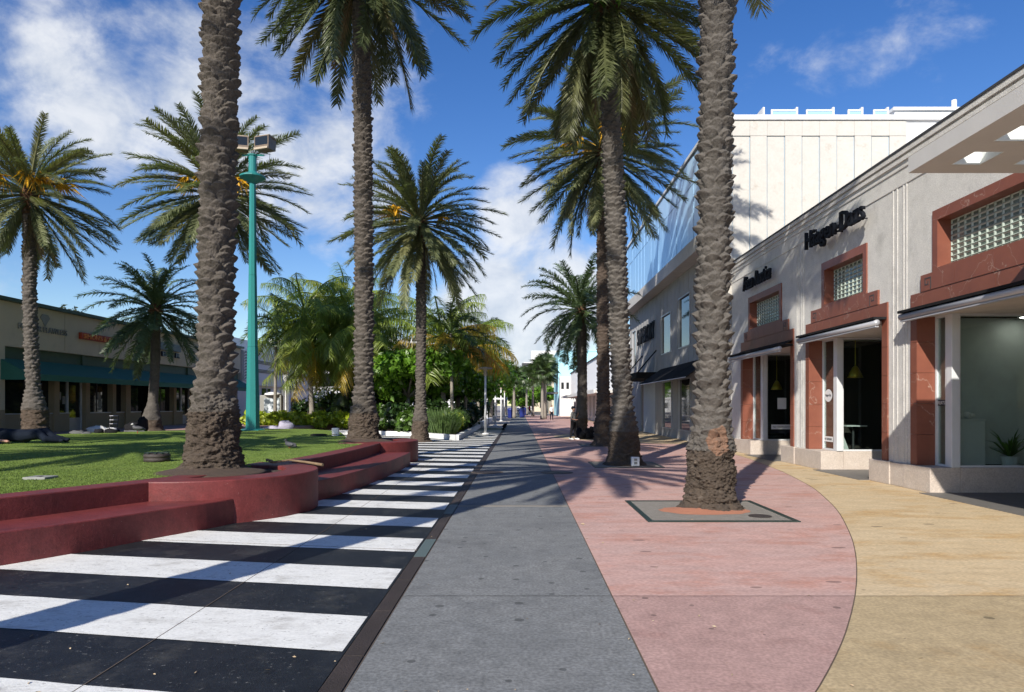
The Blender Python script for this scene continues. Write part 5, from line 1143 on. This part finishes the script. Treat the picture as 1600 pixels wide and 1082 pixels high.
for (x, y, l) in ((-1.25, 93.5, 'left blue waste bin at the far fan palm'), (.35, 97, 'right blue waste bin behind the far fan palm'), (.75, 118, 'small blue bin farther down the street')):
    t = thing('waste_bin', (x, y, 0), l, 'bin', 'blue waste bins'); MB().lathe([(.34, 0), (.40, 1.0), (.42, 1.04), (.42, 1.1)], (x, y, 0), 14).build('body', 'blue_plastic', t); MB().lathe([(.43, 1.1), (.36, 1.28), (.12, 1.36)], (x, y, 0), 14).build('lid', 'blue_plastic', t)

# ------------------------------------------------------------------ small things on lawn and pavement
t = thing('lawn_drain_cap', (-6.85, 13.2, LZ), 'dark ribbed round cap standing on the lawn left of the trunk', 'cap'); MB().lathe([(.23, -.01), (.23, .06), (.22, .062), (.235, .07), (.235, .125), (.18, .15), (.05, .155)], (-6.95, 13.25, LZ), 26).build('rim', 'drain', t, True)
for i in range(10): a = 2 * PI * i / 10; MB().box(-.1, .1, -.018, .018, 0, .02).build('rib', 'green_metal', t, local=True).matrix_local = Matrix.Translation((-.1 + .12 * math.cos(a), .05 + .12 * math.sin(a), .145)) @ Matrix.Rotation(a, 4, 'Z')
t = thing('utility_plate', (-7.0, 10.1, LZ), 'flat pale utility cover set in the near lawn', 'cover'); MB().box(-7.2, -6.87, 10.0, 10.3, LZ - .03, LZ + .02).build('plate', 'sign_grey', t, bevel=.008); MB().box(-7.06, -7.0, 10.1, 10.16, LZ + .02, LZ + .026).build('bolt', 'drain', t)
t = thing('uplight', (-6.6, 24.6, LZ), 'small white box light on the far lawn edge', 'light'); MB().box(-6.66, -6.44, 24.5, 24.7, LZ - .02, LZ + .26).build('housing', 'white_metal', t, bevel=.01); MB().box(-6.64, -6.46, 24.49, 24.499, LZ + .02, LZ + .05).build('base_strip', 'sign_grey', t)
t = thing('lawn_disc', (-7.2, 24.9, LZ), 'flat dark disc lying on the lawn beside the box light', 'cover'); MB().lathe([(.3, 0), (.3, .05), (.22, .07)], (-7.15, 24.6, LZ - .02), 20).build('disc', 'black_cloth', t)
t = thing('palm_stick', (-4.0, 12.3, LZ), 'dry broken palm stalk lying on the round planter rim', 'stick'); mb = MB(); mb.tube([(-4.35, 12.15, LZ + .06), (-4.1, 12.3, LZ + .09), (-3.8, 12.25, LZ + .06), (-3.42, 12.0, LZ + .03)], [.022, .016, .02, .026], 7); mb.build('stalk', 'wood', t); MB().tube([(-4.35, 12.15, LZ + .07), (-4.5, 12.3, LZ + .1), (-4.55, 12.42, LZ + .05)], [.03, .02, .006], 6).build('torn_end', 'wood', t)
t = thing('power_box', (3.15, 19.0, 0), 'small white electrical box at the foot of the palm', 'electrical box'); MB().box(3.06, 3.28, 18.9, 19.05, .02, .27).build('case', 'white_metal', t, bevel=.015)
for z in (.08, .17): MB().box(3.13, 3.21, 18.885, 18.9, z, z + .06).build('socket', 'sign_grey', t)
def pigeon(label, x, y, z, rz, head, m='pigeon_dark', s=1):
    t = thing('pigeon', (x, y, z), label, 'pigeon', 'pigeons', rz); mb = MB()
    mb.tube([(-.19 * s, 0, .10 * s), (-.10 * s, 0, .12 * s), (0, 0, .135 * s), (.08 * s, 0, .16 * s), (.11 * s, 0, .21 * s)], [.02 * s, .05 * s, .068 * s, .055 * s, .03 * s], 10); mb.ball((.12 * s, 0, .235 * s), .032 * s, 10, 8)
    mb.build('body', m, t, True, local=True); MB().tube([(.145 * s, 0, .232 * s), (.175 * s, 0, .226 * s)], [.008 * s, .002], 6).build('beak', 'sign_grey', t, local=True)
    MB().ball((.12 * s, 0, .24 * s), (.034 * s, .034 * s, .03 * s), 10, 8).build('head_cap', head, t, True, local=True)
    for q in (-1, 1):
        MB().tube([(0, .025 * q, .09 * s), (.01, .025 * q, .0)], .006, 5).build('leg', 'red_cloth', t, local=True); MB().ball((-.03 * s, .058 * q * s, .14 * s), (.11 * s, .015 * s, .04 * s), 10, 6).build('wing', m, t, True, local=True)
pigeon('grey pigeon with white head standing on the far lawn', -14.7, 26.6, LZ - .01, R(200), 'pigeon_pale', s=1.45)
pigeon('dark pigeon crouching at the lawn rim behind the trunk', -5.75, 17.3, LZ - .06, R(160), 'pigeon_dark', s=1.05)
pigeon('dark bird perched on a palm frond at upper right', 5.0, 29.0, 13.15, R(60), 'pigeon_dark', s=1.1)
t = thing('black_bundle', (-1.05, 48, 0), 'small dark bundle left on the grey path near the first lamp', 'bundle'); mb = MB(); mb.tube([(-1.15, 48, 0), (-1.1, 48, .2), (-1.0, 48, .36), (-.88, 48, .4)], [.17, .14, .1, .05], 9); mb.build('bag', 'black_cloth', t, True); MB().tube([(-.88, 48, .38), (-.8, 48, .52), (-.95, 48, .55)], .02, 6).build('strap', 'black_cloth', t)
def lump(label, name, cat, pts, m, seed, group=None):
    t = thing(name, (pts[0][0], pts[0][1], pts[0][2]), label, cat, group); mb = MB(); rg = random.Random(seed)
    for p in pts:
        mb.ball((p[0], p[1], p[2] + p[5] * .6), (p[3], p[4], p[5]), 14, 10)
    mb.v = [tuple(Vector(v) + Vector((mnoise.noise(Vector(v) * 5), mnoise.noise(Vector(v) * 5 + Vector((9, 1, 3))), .7 * mnoise.noise(Vector(v) * 9))) * .11) for v in mb.v]
    mb.build('cloth', m, t, True)
lump('crumpled lilac grey cloth lying before the lime hedge', 'crumpled_cloth', 'cloth', [(-12.4, 34.5, LZ - .3, .45, .3, .22), (-11.7, 34.5, LZ - .25, .4, .3, .35)], 'lilac_cloth', 1)
lump('heap of white cloth on the paving behind the lawn', 'white_cloth_heap', 'cloth', [(-17.7, 29.0, .5, .42, .3, .2), (-17.2, 29.1, .5, .3, .25, .15)], 'white_cloth', 2, 'belongings behind the lawn')
lump('black pointed bag lying left of the swollen palm foot', 'black_bag', 'bag', [(-16.65, 30.0, .5, .5, .3, .28), (-16.35, 30.0, .55, .2, .25, .42)], 'black_cloth', 3, 'belongings behind the lawn')
lump('flat dark belongings left of the white cloth heap', 'dark_belongings', 'belongings', [(-16.9, 26.4, .56, .28, .2, .1), (-16.5, 26.3, .56, .2, .15, .07)], 'grey_cloth', 4, 'belongings behind the lawn')
lump('small dark shoes lying under the white cloth heap', 'dark_belongings', 'belongings', [(-16.4, 27.0, .58, .16, .12, .12), (-16.0, 27.0, .58, .22, .12, .12)], 'black_cloth', 5, 'belongings behind the lawn')
lump('flat dark mat right of the luggage cart', 'dark_belongings', 'belongings', [(-15.9, 28.6, .56, .45, .25, .06)], 'grey_cloth', 6, 'belongings behind the lawn')
lump('small red bundle behind the turquoise mast', 'red_bundle', 'bundle', [(-12.9, 31.5, .62, .18, .15, .18)], 'red_cloth', 7)
lump('small blue bundle behind the turquoise mast', 'blue_bundle', 'bundle', [(-13.05, 31.0, .56, .22, .15, .15)], 'blue_plastic', 8)
t = thing('luggage_cart', (-17.1, 29.0, .55), 'small folding luggage cart standing behind the lawn', 'cart')
for q in (-.16, .16): MB().tube([(-16.95 + q, 28.8, .6), (-16.9 + q, 28.85, 1.25)], .018, 6).build('upright', 'deco_dark', t)
for z in (.75, .92, 1.08, 1.25): MB().tube([(-17.1, 28.82, z), (-16.76, 28.82, z)], .015, 6).build('cross_bar', 'alu', t)
MB().box(-17.12, -16.76, 28.5, 28.8, .6, .63).build('toe_plate', 'deco_dark', t)
for q in (-17.14, -16.74): MB().tube([(q - .02, 28.85, .6), (q + .02, 28.85, .6)], .08, 12).build('wheel', 'black_cloth', t)
# scattered leaf bits on the paving: nobody could count them
mb = MB(); rg = random.Random(77)
for i in range(170):
    y = 4 + 22 * rg.random() ** 1.7; x = rg.uniform(-.74 * y, .6 * y)
    if x < -3.2 and y > 6.5: continue
    if x > 7: continue
    s = rg.uniform(.006, .022) * (1 + (rg.random() < .06) * 1.2); a = rg.uniform(0, PI); c, d = math.cos(a) * s, math.sin(a) * s
    mb.add([(x - c, y - d, .007), (x + d * .4, y - c * .4, .009 + s * .3), (x + c, y + d, .008), (x - d * .4, y + c * .4, .007)], [(0, 1, 2, 3)])
tag(mb.build('leaf_litter', 'leaf_litter'), 'scattered dry leaf bits on the pavement', 'litter', kind='stuff')

# ------------------------------------------------------------------ people
def skinned(name, chains, m, parent, voxel=.022):
    mb = MB()
    for pts, rr in chains:
        mb.tube(pts, rr, 10)
        for p, r in zip(pts, rr): mb.ball(p, r * .99, 10, 8)
    o = mb.build(name, m, parent, True, local=True)
    md = o.modifiers.new('remesh', 'REMESH'); md.mode = 'VOXEL'; md.voxel_size = voxel; md.use_smooth_shade = True
    sm = o.modifiers.new('smooth', 'SMOOTH'); sm.factor = .6; sm.iterations = 4
    return o
def person(label, x, y, z, rz, top, bottom, stride=.18, arms='down', hat=None, shoes='deco_dark', h=1.0, hair='hair', vox=.022):
    t = thing('person', (x, y, z), label, 'person', None, rz)
    s = h
    V = lambda a, b, c: (a * s, b * s, c * s)
    # facing -Y; one leg forward
    lf, rf = -stride, stride
    legs = [([V(.0, 0, .98), V(.10, 0, .93), V(.11, lf * .35, .50), V(.11, lf, .09)], [.13 * s, .10 * s, .062 * s, .042 * s]), ([V(0, 0, .98), V(-.10, 0, .93), V(-.11, rf * .45, .50), V(-.11, rf, .10)], [.13 * s, .10 * s, .062 * s, .042 * s])]
    torso = [([V(0, 0, .95), V(0, 0, 1.12), V(0, -.01, 1.32), V(0, 0, 1.43)], [.145 * s, .125 * s, .15 * s, .08 * s]), ([V(-.16, 0, 1.40), V(.16, 0, 1.40)], [.065 * s, .065 * s])]
    head = [([V(0, 0, 1.42), V(0, -.01, 1.52)], [.055 * s, .05 * s]), ([V(0, -.015, 1.60), V(0, -.02, 1.66)], [.085 * s, .088 * s]), ([V(0, -.11, 1.60), V(0, -.09, 1.63)], [.016 * s, .014 * s])]
    if arms == 'phone':
        ar = [([V(.18, 0, 1.39), V(.24, -.05, 1.14), V(.10, -.24, 1.36)], [.055 * s, .042 * s, .032 * s]), ([V(-.18, 0, 1.39), V(-.23, .02, 1.12), V(-.14, -.20, 1.05)], [.055 * s, .042 * s, .032 * s])]
        hands = [V(.07, -.25, 1.43), V(-.10, -.25, 1.06)]
    else:
        ar = [([V(.18, 0, 1.39), V(.23, .04, 1.12), V(.22, -.06, .88)], [.055 * s, .042 * s, .032 * s]), ([V(-.18, 0, 1.39), V(-.23, .02, 1.12), V(-.23, .0, .86)], [.055 * s, .042 * s, .032 * s])]
        hands = [V(.22, -.09, .80), V(-.23, -.02, .78)]
    fingers = []
    for hp, a in zip(hands, ar):
        e = Vector(a[0][-1]); hp = Vector(hp); fingers.append(([tuple(e), tuple(e.lerp(hp, .6))], [.03 * s, .036 * s])); d = (hp - e).normalized(); u = d.cross(Vector((0, 1, .3))).normalized()
        for q in range(4): b = e.lerp(hp, .7) + u * (.028 * (q - 1.5) * s); fingers.append(([tuple(b), tuple(b + d * .05 * s), tuple(b + d * (.08 + .012 * (q in (1, 2))) * s + Vector((0, -.02, 0)))], [.011 * s, .010 * s, .008 * s]))
        b = e.lerp(hp, .4) + u * .035 * s; fingers.append(([tuple(b), tuple(b + u * .03 * s + d * .03 * s)], [.012 * s, .009 * s]))
    feet = [([V(.11, lf + .04, .07), V(.11, lf - .10, .045), V(.11, lf - .17, .035)], [.045 * s, .045 * s, .032 * s]), ([V(-.11, rf + .04, .075), V(-.11, rf - .10, .045), V(-.11, rf - .17, .035)], [.045 * s, .045 * s, .032 * s])]
    skinned('body', legs + torso + head + ar + fingers + feet, 'skin', t, vox)
    grow = lambda ch, k: [(p, [r + k for r in rr]) for p, rr in ch]
    skinned('top', grow([([V(0, 0, 1.0), V(0, 0, 1.12), V(0, -.01, 1.32), V(0, 0, 1.42)], torso[0][1])] + torso[1:] + [(a[0][:2], a[1][:2]) for a in ar], .014), top, t, vox)
    skinned('trousers', grow([([V(0, 0, .93), V(0, 0, 1.0)], [.13 * s, .13 * s])] + legs, .013), bottom, t, vox)
    skinned('shoes', grow(feet, .010), shoes, t, vox)
    MB().ball(V(0, .015, 1.675), (.098 * s, .105 * s, .095 * s), 14, 10).build('hair', hair, t, True, local=True)
    if hat:
        mb = MB(); mb.ball(V(0, .0, 1.70), (.108 * s, .115 * s, .08 * s), 14, 8); mb.build('cap', hat, t, True, local=True); MB().box(-.08 * s, .08 * s, -.22 * s, -.06 * s, 1.69 * s, 1.705 * s).build('cap_brim', hat, t, local=True)
    for q in (-1, 1): MB().ball(V(.03 * q, -.098, 1.645), .010 * s, 8, 6).build('eye', 'deco_dark', t, True, local=True)
    MB().box(-.025 * s, .025 * s, -.104 * s, -.098 * s, 1.565 * s, 1.575 * s).build('mouth', 'red_cloth', t, local=True)
    return t
person('woman in grey top, black leggings and dark cap standing by the short palm', 2.62, 33.8, 0, R(65), 'grey_cloth', 'black_cloth', .12, 'phone', 'dark_navy_cloth', 'white_cloth', .93)
person('walker in white shirt and dark trousers before the far shops', 3.7, 80, 0, R(10), 'white_cloth', 'dark_navy_cloth', .12, vox=.03)
person('dark clothed walker in the middle of the far street', .45, 104, 0, R(180), 'black_cloth', 'black_cloth', .2, vox=.03)
person('walker in pale shirt by the far blue bins', -.2, 112, 0, R(170), 'white_cloth', 'blue_cloth', .16, vox=.03)
person('walker in red shirt at the end of the street', 1.9, 135, 0, R(0), 'red_cloth', 'dark_navy_cloth', .2, vox=.04)
t = thing('phone', (2.4, 33.8, 1.3), 'dark phone held up at the standing woman face', 'phone'); MB().box(2.745, 2.76, 33.63, 33.70, 1.27, 1.42).build('case', 'black_letters', t)
lump('pile of black bags at the foot of the short palm', 'bag_pile', 'bags', [(3.05, 34.6, 0, .3, .28, .26), (3.45, 34.7, 0, .3, .28, .34), (3.6, 34.6, .35, .16, .16, .18), (2.95, 34.8, .1, .2, .2, .3)], 'black_cloth', 12)
t = thing('paper_cup', (3.78, 33.3, 0), 'white takeaway cup standing before the black bags', 'cup'); MB().lathe([(.045, 0), (.06, .2), (.065, .2), (.065, .22)], (3.72, 33.4, 0), 12).build('cup', 'white_cloth', t); MB().lathe([(.068, .22), (.06, .25)], (3.72, 33.4, 0), 12).build('lid', 'white_cloth', t)
# person lying on the lawn, seen from the side
t = thing('person', (-14.6, 19.6, LZ), 'person in dark clothes lying asleep on the lawn at left', 'person')
P = lambda a, b, c: (a, b, c)
legs = [([P(.55, 0, .20), P(1.0, -.02, .24), P(1.30, -.2, .12), P(1.62, -.05, .08)], [.15, .11, .075, .05]), ([P(.55, .12, .22), P(1.02, .22, .30), P(1.35, .05, .16), P(1.66, .14, .08)], [.15, .11, .075, .05])]
tors = [([P(.55, .05, .20), P(.2, .05, .21), P(-.15, .04, .22), P(-.38, .03, .2)], [.17, .165, .18, .10])]
arms_ = [([P(-.28, -.08, .2), P(-.05, -.30, .09), P(.26, -.34, .07)], [.07, .052, .04]), ([P(-.28, .15, .2), P(-.45, -.25, .08), P(-.75, -.30, .06)], [.07, .05, .038])]
hd = [([P(-.40, .0, .18), P(-.52, -.02, .15)], [.06, .058]), ([P(-.62, -.03, .13), P(-.68, -.03, .13)], [.095, .10])]
fn = [([P(.26, -.34, .07), P(.34, -.35, .06)], [.04, .04])] + [([P(.34, -.39 + .025 * q, .06), P(.40, -.40 + .027 * q, .05), P(.43 + .01 * (q in (1, 2)), -.40 + .027 * q, .035)], [.012, .011, .009]) for q in range(4)] + [([P(.29, -.31, .08), P(.35, -.28, .07)], [.013, .01])]
skinned('body', legs + tors + arms_ + hd + fn, 'skin', t, .02)
gr = lambda ch, k: [(p, [r + k for r in rr]) for p, rr in ch]
skinned('jacket', gr(tors, .025) + gr([(a[0][:2], a[1][:2]) for a in arms_], .02), 'dark_navy_cloth', t); skinned('trousers', gr(legs, .02), 'dark_navy_cloth', t)
skinned('shoes', [([P(1.64, -.08, .07), P(1.74, -.16, .08)], [.06, .05]), ([P(1.68, .12, .07), P(1.78, .04, .1)], [.06, .05])], 'dark_navy_cloth', t)
MB().ball((-.69, .0, .15), (.11, .105, .10), 12, 8).build('hair', 'hair', t, True, local=True)
MB().prism([(-.9, -.45), (.1, -.52), (.15, -.3), (-.85, -.22)], .0, .05).build('blanket', 'blue_cloth', t, local=True)
